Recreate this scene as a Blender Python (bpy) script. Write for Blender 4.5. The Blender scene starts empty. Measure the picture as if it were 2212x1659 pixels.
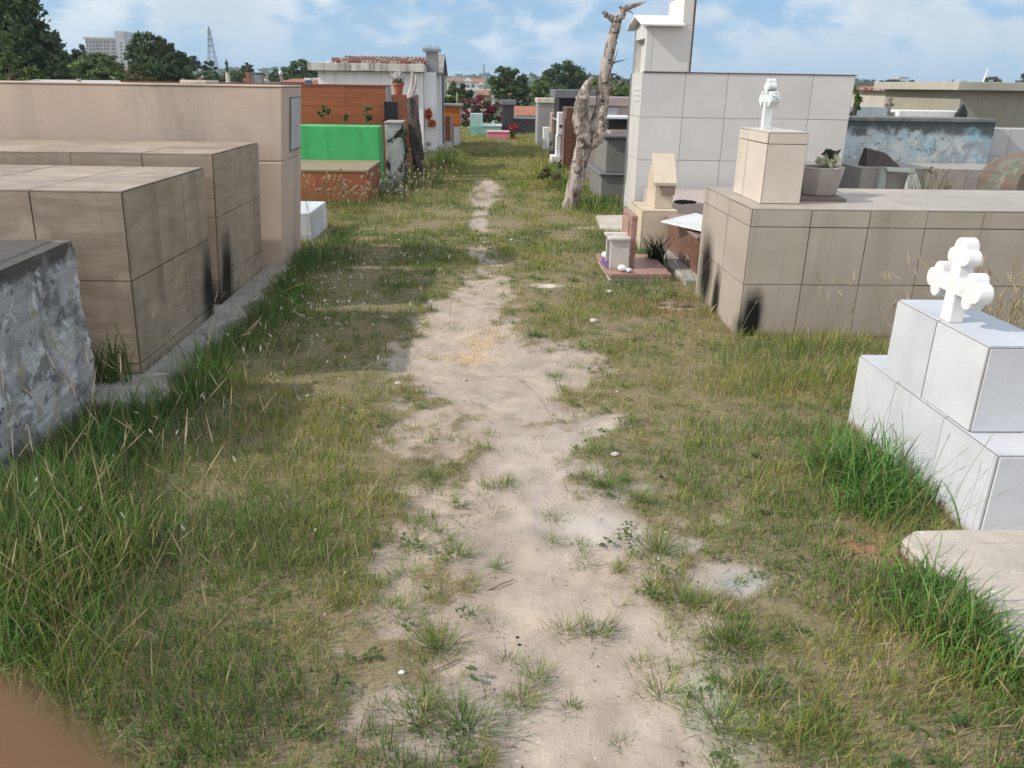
import bpy, bmesh, math, random
import numpy as np
from mathutils import Vector, Matrix
random.seed(7); RNG = np.random.default_rng(11)
S = bpy.context.scene; COL = S.collection
# ------------------------------------------------------------------ camera, sky, sun, exposure
LENS_PX, CX, CY, EYE = 1700., 1106., 829.5, 1.6
def axes(pitch, yaw, roll):
    p, y, r = np.radians([pitch, yaw, roll])
    f = np.array([np.sin(y)*np.cos(p), np.cos(y)*np.cos(p), -np.sin(p)])
    ri = np.array([np.cos(y), -np.sin(y), 0.]); u = np.cross(ri, f)
    return np.cos(r)*ri+np.sin(r)*u, -np.sin(r)*ri+np.cos(r)*u, f
AR, AU, AF = axes(20.8, 2.1, .9)
EYEP = np.array([0, 0, EYE])
def at(x, y, Y):                       # the point at depth Y seen at photo position (x, y)
    d = (x-CX)/LENS_PX*AR-(y-CY)/LENS_PX*AU+AF
    return Vector(EYEP+d*(Y/d[1]))
def gp(x, y, z=0.):                    # the ground point seen at photo position (x, y)
    d = (x-CX)/LENS_PX*AR-(y-CY)/LENS_PX*AU+AF
    return Vector(EYEP+d*((z-EYE)/d[2]))
cd = bpy.data.cameras.new('camera'); cam = bpy.data.objects.new('camera', cd); COL.objects.link(cam)
cam.matrix_world = Matrix(((AR[0], AU[0], -AF[0], 0), (AR[1], AU[1], -AF[1], 0), (AR[2], AU[2], -AF[2], EYE), (0, 0, 0, 1)))
cd.sensor_width = 36; cd.lens = 36*LENS_PX/2212; cd.clip_start = .004; cd.clip_end = 6000
cd.dof.use_dof = True; cd.dof.focus_distance = 6.; cd.dof.aperture_fstop = 14.
S.camera = cam
S.view_settings.view_transform = 'Standard'; S.view_settings.look = 'None'
S.view_settings.exposure = 0.38; S.view_settings.gamma = 1
SUN_DIR = Vector((-2.05, -.45, 1.6)).normalized()      # towards the sun
EL = math.asin(SUN_DIR.z); AZ = math.atan2(SUN_DIR.x, SUN_DIR.y)
ld = bpy.data.lights.new('sun', 'SUN'); ld.energy = 3.4; ld.angle = math.radians(.6); ld.color = (1, .93, .83)
sun = bpy.data.objects.new('sun', ld); COL.objects.link(sun)
sun.rotation_euler = SUN_DIR.to_track_quat('Z', 'Y').to_euler()

class NT:                                              # tiny node helper
    def __init__(s, tree): s.t = tree; s.n = tree.nodes; s.l = tree.links
    def new(s, ty, ins=None, **kw):
        n = s.n.new(ty)
        for k, v in kw.items(): setattr(n, k, v)
        for k, v in (ins or {}).items(): s.put(n.inputs[k], v)
        return n
    def put(s, sock, v):
        if isinstance(v, bpy.types.NodeSocket): s.l.new(v, sock)
        elif hasattr(sock.default_value, '__len__') and not isinstance(v, str):
            v = list(v) if hasattr(v, '__len__') else [v]*3
            if len(sock.default_value) == 4 and len(v) == 3: v = v+[1]
            sock.default_value = v
        else: sock.default_value = v
    def math(s, op, a, b=0., c=None, clamp=False):
        n = s.new('ShaderNodeMath', operation=op, use_clamp=clamp); s.put(n.inputs[0], a); s.put(n.inputs[1], b)
        if c is not None: s.put(n.inputs[2], c)
        return n.outputs[0]
    def vmath(s, op, a, b=(0, 0, 0)):
        n = s.new('ShaderNodeVectorMath', operation=op); s.put(n.inputs[0], a)
        if op == 'SCALE': s.put(n.inputs[3], b)
        else: s.put(n.inputs[1], b)
        return n.outputs['Value'] if op in ('LENGTH', 'DOT_PRODUCT', 'DISTANCE') else n.outputs[0]
    def mix(s, f, a, b, blend='MIX'):
        n = s.new('ShaderNodeMix', data_type='RGBA', blend_type=blend)
        s.put(n.inputs[0], f); s.put(n.inputs[6], a); s.put(n.inputs[7], b); return n.outputs[2]
    def noise(s, v, scale=5, detail=6, rough=.55, dist=0.):
        n = s.new('ShaderNodeTexNoise', {'Scale': scale, 'Detail': detail, 'Roughness': rough, 'Distortion': dist})
        if v is not None: s.put(n.inputs['Vector'], v)
        return n.outputs['Fac']
    def step(s, v, a, b, lo=0., hi=1.):
        n = s.new('ShaderNodeMapRange', {'From Min': a, 'From Max': b, 'To Min': lo, 'To Max': hi}, interpolation_type='SMOOTHSTEP')
        s.put(n.inputs[0], v); return n.outputs[0]

W = bpy.data.worlds.new('World'); S.world = W; W.use_nodes = True
w = NT(W.node_tree); w.n.clear()
sky = w.new('ShaderNodeTexSky', sky_type='NISHITA', sun_disc=False, sun_elevation=EL, sun_rotation=AZ, altitude=100, air_density=1., dust_density=.6, ozone_density=2.5)
tc = w.new('ShaderNodeTexCoord').outputs['Generated']
sx = w.new('ShaderNodeSeparateXYZ', {0: tc})
den = w.math('ADD', w.math('MAXIMUM', sx.outputs[2], 0.), .55)
cv = w.new('ShaderNodeCombineXYZ', {0: w.math('DIVIDE', sx.outputs[0], den), 1: w.math('DIVIDE', sx.outputs[1], den), 2: .3}).outputs[0]
elev = w.step(sx.outputs[2], .22, .6)  # thicker cloud added high overhead, out of view, for more ambient light
big = w.noise(cv, 1.9, 3, .5, .2); mid = w.noise(w.vmath('MULTIPLY', cv, (1, 1.1, 1)), 10.5, 9, .55, .15)
back = w.step(w.vmath('DOT_PRODUCT', tc, (-.55, -.83, 0)), -.1, .6)  # unseen cloud bank added behind the camera to brighten camera-facing sides
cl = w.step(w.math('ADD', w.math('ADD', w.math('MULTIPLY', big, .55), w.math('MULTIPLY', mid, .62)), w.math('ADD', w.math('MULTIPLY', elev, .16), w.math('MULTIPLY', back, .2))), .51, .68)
cl = w.math('MULTIPLY', cl, w.step(sx.outputs[2], .0, .07, .2, 1.))
veil = w.math('MULTIPLY', cl, .85)
shade = w.step(w.noise(w.vmath('ADD', cv, (.05, .1, 0)), 2.6, 5), .35, .7)
ccol = w.mix(shade, (5.1, 5.8, 6.4), (7.6, 7.9, 8.1))
blue = w.mix(w.step(sx.outputs[2], 0., .5), (1.95, 4.05, 6.6), (1.5, 3.3, 6.4))
haz = w.mix(.75, sky.outputs[0], blue)
ccol = w.mix(elev, ccol, (7.6, 7.9, 8.1)); ccol = w.mix(w.math('MULTIPLY', back, w.step(sx.outputs[2], .75, .35)), ccol, (12., 11.9, 11.7))  # the added bank behind the camera is made much brighter, as fill light
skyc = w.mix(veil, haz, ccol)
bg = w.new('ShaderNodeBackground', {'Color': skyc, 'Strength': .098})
w.l.new(bg.outputs[0], w.new('ShaderNodeOutputWorld').inputs[0])

# ------------------------------------------------------------------ materials
def M(name, c1, c2=None, scale=(4, 4, 4), rough=.7, island=0., streak=None, soot=(), bump=0., bscale=40, spots=None, sheen=None, contrast=(.3, .7), metal=0., mould=None, bdist=.01):
    m = bpy.data.materials.new(name); m.use_nodes = True; t = NT(m.node_tree); b = t.n['Principled BSDF']
    pos = t.new('ShaderNodeNewGeometry'); P = pos.outputs['Position']
    c2 = c2 or tuple(x*.75 for x in c1)
    V = t.vmath('MULTIPLY', P, scale)
    isl = pos.outputs['Random Per Island']
    if island: V = t.vmath('ADD', V, t.vmath('SCALE', (13.1, 7.7, 3.3), isl))
    n = t.noise(V, 1., 8, .6, .3)
    c = t.mix(t.step(n, *contrast), c1, c2)
    if island:
        c = t.mix(1., c, t.new('ShaderNodeCombineColor', {0: t.math('MULTIPLY_ADD', isl, island, 1-island/2), 1: t.math('MULTIPLY_ADD', isl, island, 1-island/2), 2: t.math('MULTIPLY_ADD', isl, island*.8, 1-island*.4)}).outputs[0], 'MULTIPLY')
    if streak:                                          # vertical rain streaks
        sc, amt = streak[:2]; fq = streak[2] if len(streak) > 2 else 7
        sn = t.noise(t.vmath('MULTIPLY', P, (fq, fq, fq*.07)), 1., 5, .6)
        c = t.mix(t.math('MULTIPLY', t.step(sn, .45, .75), amt), c, sc)
    if spots:                                           # lichen / peeling: (colour, scale, threshold lo, hi)
        for sc, s_, lo, hi in spots:
            c = t.mix(t.step(t.noise(t.vmath('ADD', P, (s_, 2*s_, 0)), s_, 9, .65, .4), lo, hi), c, sc)
    fine = t.noise(P, 90, 4, .6)
    c = t.mix(1., c, t.new('ShaderNodeCombineColor', {i: t.math('MULTIPLY_ADD', fine, .24, .88) for i in range(3)}).outputs[0], 'MULTIPLY')
    if mould:                                           # dark growth creeping down from an upper edge: (z top, z low, colour)
        z = t.new('ShaderNodeSeparateXYZ', {0: P}).outputs[2]
        mm = t.math('ADD', t.step(z, mould[1], mould[0]), t.math('MULTIPLY_ADD', t.noise(P, 6, 8, .65), 1.4, -.75))
        c = t.mix(t.step(mm, .35, .75), c, mould[2])
    for so in soot:                                     # candle soot left on the tiles
        d = t.vmath('LENGTH', t.vmath('DIVIDE', t.vmath('SUBTRACT', P, so[:3]), so[3:6]))
        d = t.math('ADD', d, t.math('ADD', t.math('MULTIPLY_ADD', t.noise(t.vmath('MULTIPLY', P, (26, 26, 3)), 1., 5), .5, -.25), t.math('MULTIPLY_ADD', t.noise(P, 30, 6), .3, -.15)))
        c = t.mix(t.step(d, 1.25, .35), c, (.006, .006, .007))
    t.put(b.inputs['Base Color'], c); b.inputs['Roughness'].default_value = rough; b.inputs['Metallic'].default_value = metal
    b.inputs['Specular IOR Level'].default_value = .35
    if bump:
        bp = t.new('ShaderNodeBump', {'Strength': bump, 'Distance': bdist, 'Height': t.noise(P, bscale, 6, .65)})
        t.l.new(bp.outputs[0], b.inputs['Normal'])
    return m
def leafmat(name, c1, c2, trans=.35, island=True):
    m = bpy.data.materials.new(name); m.use_nodes = True; t = NT(m.node_tree); t.n.clear()
    g = t.new('ShaderNodeNewGeometry'); isl = g.outputs['Random Per Island']
    nz = t.step(t.noise(g.outputs['Position'], .9, 4), .35, .65)
    f = t.math('ADD', t.math('MULTIPLY', isl, .6), t.math('MULTIPLY', nz, .4))
    c = t.mix(f, c1, c2)
    d = t.new('ShaderNodeBsdfPrincipled', {'Base Color': c, 'Roughness': .55, 'Specular IOR Level': .3}); tr = t.new('ShaderNodeBsdfTranslucent', {'Color': c})
    mx = t.new('ShaderNodeMixShader', {0: trans, 1: d.outputs[0], 2: tr.outputs[0]})
    t.l.new(mx.outputs[0], t.new('ShaderNodeOutputMaterial').inputs[0]); return m
def attrmat(name, trans=.3, rough=.6):                  # colour from the per-blade attribute
    m = bpy.data.materials.new(name); m.use_nodes = True; t = NT(m.node_tree); t.n.clear()
    c = t.new('ShaderNodeAttribute', attribute_name='col').outputs['Color']
    d = t.new('ShaderNodeBsdfPrincipled', {'Base Color': c, 'Roughness': rough, 'Specular IOR Level': .25}); tr = t.new('ShaderNodeBsdfTranslucent', {'Color': c})
    mx = t.new('ShaderNodeMixShader', {0: trans, 1: d.outputs[0], 2: tr.outputs[0]})
    t.l.new(mx.outputs[0], t.new('ShaderNodeOutputMaterial').inputs[0]); return m

# ------------------------------------------------------------------ object helpers
ORG = {}
def thing(name, label, cat, loc=(0, 0, 0), group=None):
    o = bpy.data.objects.new(name, None); COL.objects.link(o); o.location = loc; o.empty_display_size = .2
    o['label'] = label; o['category'] = cat
    if group: o['group'] = group
    ORG[o.name] = Vector(loc); return o
def tag(o, label=None, cat=None, group=None, kind=None):
    for k, v in (('label', label), ('category', cat), ('group', group), ('kind', kind)):
        if v: o[k] = v
    return o
def put(o, parent):
    COL.objects.link(o)
    if parent: o.parent = parent
class MB:
    def __init__(s): s.v = []; s.f = []; s.m = []
    def add(s, vs, fs, mi=0):
        k = len(s.v); s.v += [tuple(v) for v in vs]; s.f += [tuple(i+k for i in f) for f in fs]; s.m += [mi]*len(fs); return s
    def box(s, x0, x1, y0, y1, z0, z1, mi=0):
        return s.add([(x, y, z) for z in (z0, z1) for y in (y0, y1) for x in (x0, x1)],
                     [(0, 2, 3, 1), (4, 5, 7, 6), (0, 1, 5, 4), (2, 6, 7, 3), (0, 4, 6, 2), (1, 3, 7, 5)], mi)
    def hexa(s, b, t, mi=0):                            # bottom and top loops of equal length
        n = len(b); return s.add(list(b)+list(t), [tuple(range(n))[::-1], tuple(range(n, 2*n))]+[(i, (i+1) % n, n+(i+1) % n, n+i) for i in range(n)], mi)
    def prism(s, poly, ax, a0, a1, mi=0):               # polygon in the two other axes, swept along ax
        def P(a, u, v): return {'x': (a, u, v), 'y': (u, a, v), 'z': (u, v, a)}[ax]
        return s.hexa([P(a0, *p) for p in poly], [P(a1, *p) for p in poly], mi)
    def tube(s, pts, rad, seg=8, mi=0, jit=0., cap=True):
        pts = [Vector(p) for p in pts]; n = len(pts); vs = []; fs = []
        ref = Vector((.3, 1, .1)).normalized()
        for i, p in enumerate(pts):
            d = (pts[min(i+1, n-1)]-pts[max(i-1, 0)]).normalized(); a = d.cross(ref)
            if a.length < .05: a = d.cross(Vector((1, 0, 0)))
            a.normalize(); b = d.cross(a)
            for k in range(seg):
                an = 2*math.pi*k/seg; r = rad[i]*(1+random.uniform(-jit, jit)); vs.append(p+(a*math.cos(an)+b*math.sin(an))*r)
        for i in range(n-1):
            for k in range(seg): fs.append((i*seg+k, i*seg+(k+1) % seg, (i+1)*seg+(k+1) % seg, (i+1)*seg+k))
        if cap: fs += [tuple(range(seg))[::-1], tuple(range((n-1)*seg, n*seg))]
        return s.add(vs, fs, mi)
    def lathe(s, c, prof, seg=20, mi=0):
        vs = [(c[0]+r*math.cos(2*math.pi*k/seg), c[1]+r*math.sin(2*math.pi*k/seg), c[2]+z) for r, z in prof for k in range(seg)]
        fs = [(i*seg+k, i*seg+(k+1) % seg, (i+1)*seg+(k+1) % seg, (i+1)*seg+k) for i in range(len(prof)-1) for k in range(seg)]
        fs += [tuple(range(seg))[::-1], tuple(range((len(prof)-1)*seg, len(prof)*seg))]
        return s.add(vs, fs, mi)
    def blob(s, c, r, mi=0, jit=.15, sub=1):
        bm = bmesh.new(); bmesh.ops.create_icosphere(bm, subdivisions=sub, radius=1)
        s.add([(c[0]+v.co.x*r[0]*(1+random.uniform(-jit, jit)), c[1]+v.co.y*r[1]*(1+random.uniform(-jit, jit)), c[2]+v.co.z*r[2]*(1+random.uniform(-jit, jit))) for v in bm.verts], [[v.index for v in f.verts] for f in bm.faces], mi); bm.free(); return s
    def tiles(s, face, pl, us, vs, th=.006, g=.0025, mi=1):
        for i in range(len(us)-1):
            for j in range(len(vs)-1):
                jt = lambda: random.uniform(-.0009, .0014)
                a, b, c, d = us[i]+g+jt(), us[i+1]-g-jt(), vs[j]+g+jt(), vs[j+1]-g-jt(); e = random.uniform(0, .0028)
                lo, hi = pl-.004, pl+th+e
                if face in ('xm', 'ym'): lo, hi = pl-th-e, pl+.004
                if face[0] == 'x': s.box(lo, hi, a, b, c, d, mi)
                elif face[0] == 'y': s.box(a, b, lo, hi, c, d, mi)
                else: s.box(a, b, c, d, lo, hi, mi)
        return s
    def build(s, name, mats, parent=None, bevel=0., smooth=False):
        root = parent
        while root is not None and root.parent: root = root.parent
        L = ORG.get(root.name, Vector()) if root else Vector()
        me = bpy.data.meshes.new(name); me.from_pydata([tuple(Vector(v)-L) for v in s.v], [], s.f)
        for m in (mats if isinstance(mats, (list, tuple)) else [mats]): me.materials.append(m)
        me.polygons.foreach_set('material_index', s.m)
        bm = bmesh.new(); bm.from_mesh(me); bmesh.ops.recalc_face_normals(bm, faces=bm.faces); bm.to_mesh(me); bm.free()
        if smooth: me.polygons.foreach_set('use_smooth', [True]*len(me.polygons))
        o = bpy.data.objects.new(name, me); put(o, parent)
        if parent is None: ORG[o.name] = Vector()
        if bevel:
            b = o.modifiers.new('bevel', 'BEVEL'); b.width = bevel; b.segments = 2; b.limit_method = 'ANGLE'
        return o
def single(mb, name, mats, loc, label, cat, group=None, **kw):      # a thing that is one mesh
    mb.v = [tuple(Vector(v)-Vector(loc)) for v in mb.v]
    o = mb.build(name, mats, **kw); o.location = loc; return tag(o, label, cat, group)
def lean(root, k):                                                    # the old tombs lean a little towards the path
    for o in [root]+list(root.children_recursive):
        if o.type == 'MESH':
            for v in o.data.vertices: v.co.x += k*v.co.z
def cuts(a, b, first, stepv):                                        # tile joints between a and b
    r = [a]; x = first
    while x < b-.02:
        if x > a+.02: r.append(x)
        x += stepv
    return r+[b]
def tiled(mb, B, fx=None, fy=None, fz=None, top=True, sides=('xm', 'xp', 'ym', 'yp'), gm=0, tm=1):
    x0, x1, y0, y1, z0, z1 = B; mb.box(*B, gm); X = fx or [x0, x1]; Y = fy or [y0, y1]; Z = fz or [z0, z1]
    if 'ym' in sides: mb.tiles('ym', y0, X, Z, mi=tm)
    if 'yp' in sides: mb.tiles('yp', y1, X, Z, mi=tm)
    if 'xm' in sides: mb.tiles('xm', x0, Y, Z, mi=tm)
    if 'xp' in sides: mb.tiles('xp', x1, Y, Z, mi=tm)
    if top: mb.tiles('zp', z1, X, Y, mi=tm)
    return mb

# numpy value noise
def vnoise(x, y, sc, seed=0):
    x = np.asarray(x)*sc+seed*17.3; y = np.asarray(y)*sc+seed*9.1
    xi = np.floor(x).astype(np.int64); yi = np.floor(y).astype(np.int64); fx = x-xi; fy = y-yi
    fx = fx*fx*(3-2*fx); fy = fy*fy*(3-2*fy)
    def h(i, j):
        n = (i*374761393+j*668265263+seed*1442695) & 0xffffffff; n = ((n ^ (n >> 13))*1274126177) & 0xffffffff
        return ((n ^ (n >> 16)) & 0xffff)/65535.
    return (h(xi, yi)*(1-fx)+h(xi+1, yi)*fx)*(1-fy)+(h(xi, yi+1)*(1-fx)+h(xi+1, yi+1)*fx)*fy
def fbm(x, y, sc, seed=0, o=4):
    return sum(vnoise(x, y, sc*2**i, seed+i)*.5**i for i in range(o))/sum(.5**i for i in range(o))
def sst(v, a, b): t = np.clip((v-a)/(b-a), 0, 1); return t*t*(3-2*t)

# ------------------------------------------------------------------ ground, with its path
def terrain(x, y):
    x = np.asarray(x, float); y = np.asarray(y, float)
    return -5.5*sst(y, 31, 75)+7.5*sst(y, 130, 520)+10*sst(y, 600, 1100)+18*sst(-x-.35*y, 0, 160)*sst(y, 120, 320)
PY = [0, 1.5, 1.95, 2.3, 2.8, 3.2, 3.7, 4.6, 5.4, 6.5, 7.6, 9.2, 11, 12.5, 14, 15, 19, 21, 60]
PL = [.05, .02, -.08, -.2, -.07, -.12, -.22, -.58, -.52, -.2, -.16, -.16, .1, -.2, -.18, .15, .1, .1, .1]
PR = [.55, .52, .56, .58, .52, .34, .34, .5, .2, .2, .1, .02, -.1, .2, .2, -.1, .0, .1, .1]
def outside(x, y):                                                    # metres outside the worn path (negative inside)
    wob = (fbm(x, y, 2.2, 3)-.5)*.4+.1+.06*sst(y, 4.6, 6.5)
    return np.maximum(np.interp(y, PY, PL)-x, x-np.interp(y, PY, PR))+wob
def ell(x, y, cx, cy, rx, ry): return np.exp(-(((x-cx)/rx)**2+((y-cy)/ry)**2)**1.5)
def density(x, y):
    d = outside(x, y)
    base = sst(d, .0, .5+.45*(y < 5))*.72+.27*sst(d, -.08, .06)+.3*sst(y, 5.5, 9)*sst(d, -.25, .1)*(1-sst(y, 11.8, 12.4)*sst(14.6-y, 0, .6))
    n = .6*fbm(x, y, 5., 5, 3)+.4*fbm(x, y, 13., 6, 2); f = np.clip(base*1.05+(n-.5)*1.5*(1-.45*base), 0, 1)
    f = sst(f, .16, .7)
    tr = np.exp(-((x-np.interp(y, [4, 5.4, 6.5, 7.6, 9.2, 11, 12.5, 14, 15], [0, -.1, .03, -.03, -.1, -.05, 0, .02, .05]))/np.interp(y, [4, 5.4, 6.5, 7.6, 9.2, 11, 12.2, 13, 14, 15], [.25, .25, .21, .19, .15, .11, .3, .28, .2, .06]))**4)*sst(y, 4.5, 5.5)*sst(15.2-y, 0, .8)
    f = f*(1-.88*tr*sst(fbm(x, y, 4, 91), .3, .6))
    f = np.maximum(f, sst(-x, .75, 1.05)*sst(y, 1, 1.4)*sst(12-y, 0, 1))
    f = np.maximum(f, .55*sst(y, 13.5, 16)*sst(26-y, -3, 0)*(fbm(x, y, 1.5, 8)+.25))
    for c in ((.42, 2.62, .2, .16), (.83, 2.3, .12, .1), (-1.3, 8.62, .25, .1), (1.5, 5.95, .25, .2), (.54, 6.5, .2, .07), (.72, 2.5, .1, .06)): f = f*(1-.92*ell(x, y, *c))
    return f
def lines(a, b, st, far, k=1.16, lo=None):
    m = list(np.arange(a, b, st)); s_ = st; x = m[-1]
    while x < far: s_ *= k; x += s_; m.append(x)
    s_ = st; x = m[0]
    while x > (lo if lo is not None else -far): s_ *= k; x -= s_; m.insert(0, x)
    return np.array(m)
gx = lines(-2.4, 2.4, .022, 850); gy = lines(.9, 9.5, .022, 950, 1.09, lo=-40)
GX, GY = np.meshgrid(gx, gy); fx_, fy_ = GX.ravel(), GY.ravel()
dens_ = density(fx_, fy_); near = sst(14-fy_, 0, 6)*sst(6-np.abs(fx_), 0, 3)
gz = terrain(fx_, fy_)+near*((fbm(fx_, fy_, 1.3, 21)-.5)*.05+(fbm(fx_, fy_, 9, 31)-.5)*.026+(fbm(fx_, fy_, 23, 33, 2)-.5)*.009+dens_*.012+.02*np.clip(outside(fx_, fy_), -.4, .3))-.004
bare = np.array([.372, .305, .25]); grey = np.array([.365, .315, .275]); soil = np.array([.175, .145, .075]); olive = np.array([.15, .135, .055]); redsoil = np.array([.40, .17, .085])
n1 = fbm(fx_, fy_, 1.7, 41)[:, None]; n2 = fbm(fx_, fy_, 11, 51)[:, None]
colr = bare*(1-sst(n1, .35, .7))+grey*sst(n1, .35, .7); n3 = fbm(fx_, fy_, 4.5, 57)[:, None]; colr = colr*(.76+.5*n2)*(.86+.28*n3)
colr = colr*(1-.8*sst(dens_, .15, .75)[:, None])+soil*(.8*sst(dens_, .15, .75)[:, None])
farw = sst(fy_, 9, 16)[:, None]; colr = colr*(1-farw*sst(dens_, .1, .6)[:, None])+olive*(.75+.6*n2)*farw*sst(dens_, .1, .6)[:, None]
far2 = sst(fy_, 34, 50)[:, None]; colr = colr*(1-far2)+np.array([.055, .075, .025])*far2*(.6+.8*n1)
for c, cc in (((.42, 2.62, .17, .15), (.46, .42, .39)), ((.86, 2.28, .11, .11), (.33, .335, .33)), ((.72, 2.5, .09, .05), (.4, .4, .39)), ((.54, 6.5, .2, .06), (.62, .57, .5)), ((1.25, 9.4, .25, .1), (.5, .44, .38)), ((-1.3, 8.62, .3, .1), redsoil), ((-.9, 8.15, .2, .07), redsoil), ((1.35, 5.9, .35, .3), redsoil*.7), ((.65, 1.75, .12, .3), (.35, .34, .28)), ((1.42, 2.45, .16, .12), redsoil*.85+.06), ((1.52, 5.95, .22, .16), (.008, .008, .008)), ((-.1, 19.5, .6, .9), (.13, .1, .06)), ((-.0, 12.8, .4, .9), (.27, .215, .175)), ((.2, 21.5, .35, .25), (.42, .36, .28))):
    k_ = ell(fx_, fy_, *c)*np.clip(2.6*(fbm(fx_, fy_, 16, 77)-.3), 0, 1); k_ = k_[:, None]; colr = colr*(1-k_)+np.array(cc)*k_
me = bpy.data.meshes.new('ground'); nx, ny = len(gx), len(gy)
me.vertices.add(nx*ny); me.vertices.foreach_set('co', np.stack([fx_, fy_, gz], 1).ravel().astype(np.float32))
ii = (np.arange(ny-1)[:, None]*nx+np.arange(nx-1)[None]).ravel(); quads = np.stack([ii, ii+1, ii+nx+1, ii+nx], 1)
me.loops.add(quads.size); me.loops.foreach_set('vertex_index', quads.ravel().astype(np.int32))
me.polygons.add(len(quads)); me.polygons.foreach_set('loop_start', (np.arange(len(quads))*4).astype(np.int32))
me.polygons.foreach_set('use_smooth', np.ones(len(quads), bool)); me.update(calc_edges=True)
ca = me.color_attributes.new('col', 'FLOAT_COLOR', 'POINT'); ca.data.foreach_set('color', np.concatenate([colr, np.ones((len(colr), 1))], 1).ravel().astype(np.float32))
gm = bpy.data.materials.new('dirt_and_turf'); gm.use_nodes = True; t = NT(gm.node_tree); b = t.n['Principled BSDF']
P = t.new('ShaderNodeNewGeometry').outputs['Position']; c = t.new('ShaderNodeAttribute', attribute_name='col').outputs['Color']
f1 = t.noise(P, 55, 6, .7); f2 = t.noise(P, 320, 3, .6); f3 = t.noise(P, 14, 6, .65)
k = t.math('ADD', t.math('MULTIPLY', f1, .3), t.math('ADD', t.math('MULTIPLY', f2, .42), t.math('MULTIPLY', f3, .3)))
k = t.math('ADD', k, .49)
c = t.mix(1., c, t.new('ShaderNodeCombineColor', {0: k, 1: k, 2: k}).outputs[0], 'MULTIPLY')
vo = t.new('ShaderNodeTexVoronoi', {'Vector': P, 'Scale': 70, 'Randomness': 1.}); 
pick = t.math('MULTIPLY', t.step(vo.outputs['Distance'], .3, .2), t.step(t.new('ShaderNodeSeparateXYZ', {0: vo.outputs['Color']}).outputs[0], .93, .95))
c = t.mix(t.math('MULTIPLY', pick, .75), c, t.mix(t.new('ShaderNodeSeparateXYZ', {0: vo.outputs['Color']}).outputs[1], (.1, .08, .06), (.66, .62, .56)))
t.put(b.inputs['Base Color'], c); b.inputs['Roughness'].default_value = .95; b.inputs['Specular IOR Level'].default_value = .1
bp = t.new('ShaderNodeBump', {'Strength': .55, 'Distance': .012, 'Height': t.math('ADD', f1, t.math('MULTIPLY', f2, .35))}); t.l.new(bp.outputs[0], b.inputs['Normal'])
me.materials.append(gm); ground = bpy.data.objects.new('ground', me); COL.objects.link(ground); ground['kind'] = 'structure'

# ------------------------------------------------------------------ tombs left of the path
m_conc = M('rough_concrete', (.36, .34, .31), (.25, .24, .22), (5, 5, 5), .9, bump=.6, bscale=60, spots=[((.12, .12, .11), 3., .55, .75)])
m_beige = M('streaky_beige_tile', (.365, .30, .235), (.25, .198, .152), (4.5, 4.5, 24), .45, island=.22, contrast=(.25, .75), streak=((.12, .095, .07), .45), mould=(-.02, .24, (.17, .125, .09)),
            soot=[(-1.9, 5.32, .18, .25, .16, .45), (-1.92, 5.80, .2, .25, .16, .42), (-1.92, 5.72, .05, .2, .14, .25)], spots=[((.40, .33, .26), 2.3, .5, .72)])
m_joint = M('dark_joint', (.06, .05, .042), rough=.9)
m_pink = M('pink_beige_plaster', (.54, .42, .34), (.47, .375, .31), (1.2, 1.2, .9), .8, streak=((.33, .29, .25), .75, 3.5), bump=.12, spots=[((.34, .29, .24), .9, .5, .75)])
m_old = M('lichened_whitewash', (.46, .47, .49), (.33, .335, .35), (4, 4, 2.2), .92, contrast=(.36, .6), bump=.7, bscale=30, bdist=.012, streak=((.36, .33, .23), .55, 5),
          spots=[((.17, .17, .175), 4.2, .47, .61), ((.56, .58, .61), 8., .54, .62), ((.30, .28, .17), 2.1, .57, .68), ((.06, .06, .06), 15., .6, .7)], mould=(.93, .60, (.085, .08, .075)))
r = thing('concrete_tomb', 'weathered whitewashed concrete tomb blotched with black lichen and leaning', 'tomb', (-2.6, 3.5, 0))
mb = MB()
bo = [(-3.6, 2.95), (-2.06, 3.02), (-2.03, 3.93), (-3.6, 3.98)]; ti = [(-3.6, 2.98), (-2.0, 3.05), (-2.04, 3.92), (-3.6, 3.95)]
rings = []
for i in range(9):
    q = i/8; rings.append([(*(np.array(a)*(1-q)+np.array(c_)*q), -.1+q*.95) for a, c_ in zip(bo, ti)])
for i in range(8): mb.hexa(rings[i], rings[i+1])
o = mb.build('body', m_old, r); bm = bmesh.new(); bm.from_mesh(o.data)
bmesh.ops.remove_doubles(bm, verts=bm.verts, dist=.001); bm.faces.ensure_lookup_table()
bmesh.ops.delete(bm, geom=[f for f in bm.faces if abs(f.normal.z) > .9 and -.09 < f.calc_center_median().z < .84], context='FACES')
bmesh.ops.subdivide_edges(bm, edges=bm.edges, cuts=7, use_grid_fill=True)
for v in bm.verts:
    p = v.co; k = fbm([p.x*3+p.y], [p.z*4+p.y*3], 2., 61)[0]-.5; v.co.x += k*.05; v.co.z += k*.03; v.co.y += k*.04
bm.to_mesh(o.data); bm.free()
MB().hexa([(-3.6, 2.99, .845), (-2.03, 3.06, .845), (-2.07, 3.9, .845), (-3.6, 3.94, .845)], [(-3.6, 3.0, .862), (-2.07, 3.09, .858), (-2.11, 3.87, .862), (-3.6, 3.92, .864)]).build('top_slab', m_old, r, bevel=.01)

mb = MB(); pts = []
for i in range(26):
    y = 3.75+i*.135; pts.append((-1.68+.06*math.sin(i*1.7)-.08*(i/25)+random.uniform(-.02, .02), y))
mb.prism([(-4., 3.75)]+pts+[(-4., pts[-1][1])], 'z', -.1, .075)
single(mb, 'concrete_ledge', m_conc, (-2.4, 5.4, 0), 'low rough concrete ledge along the foot of the two brown tiled tombs', 'ledge', bevel=.02)

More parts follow.
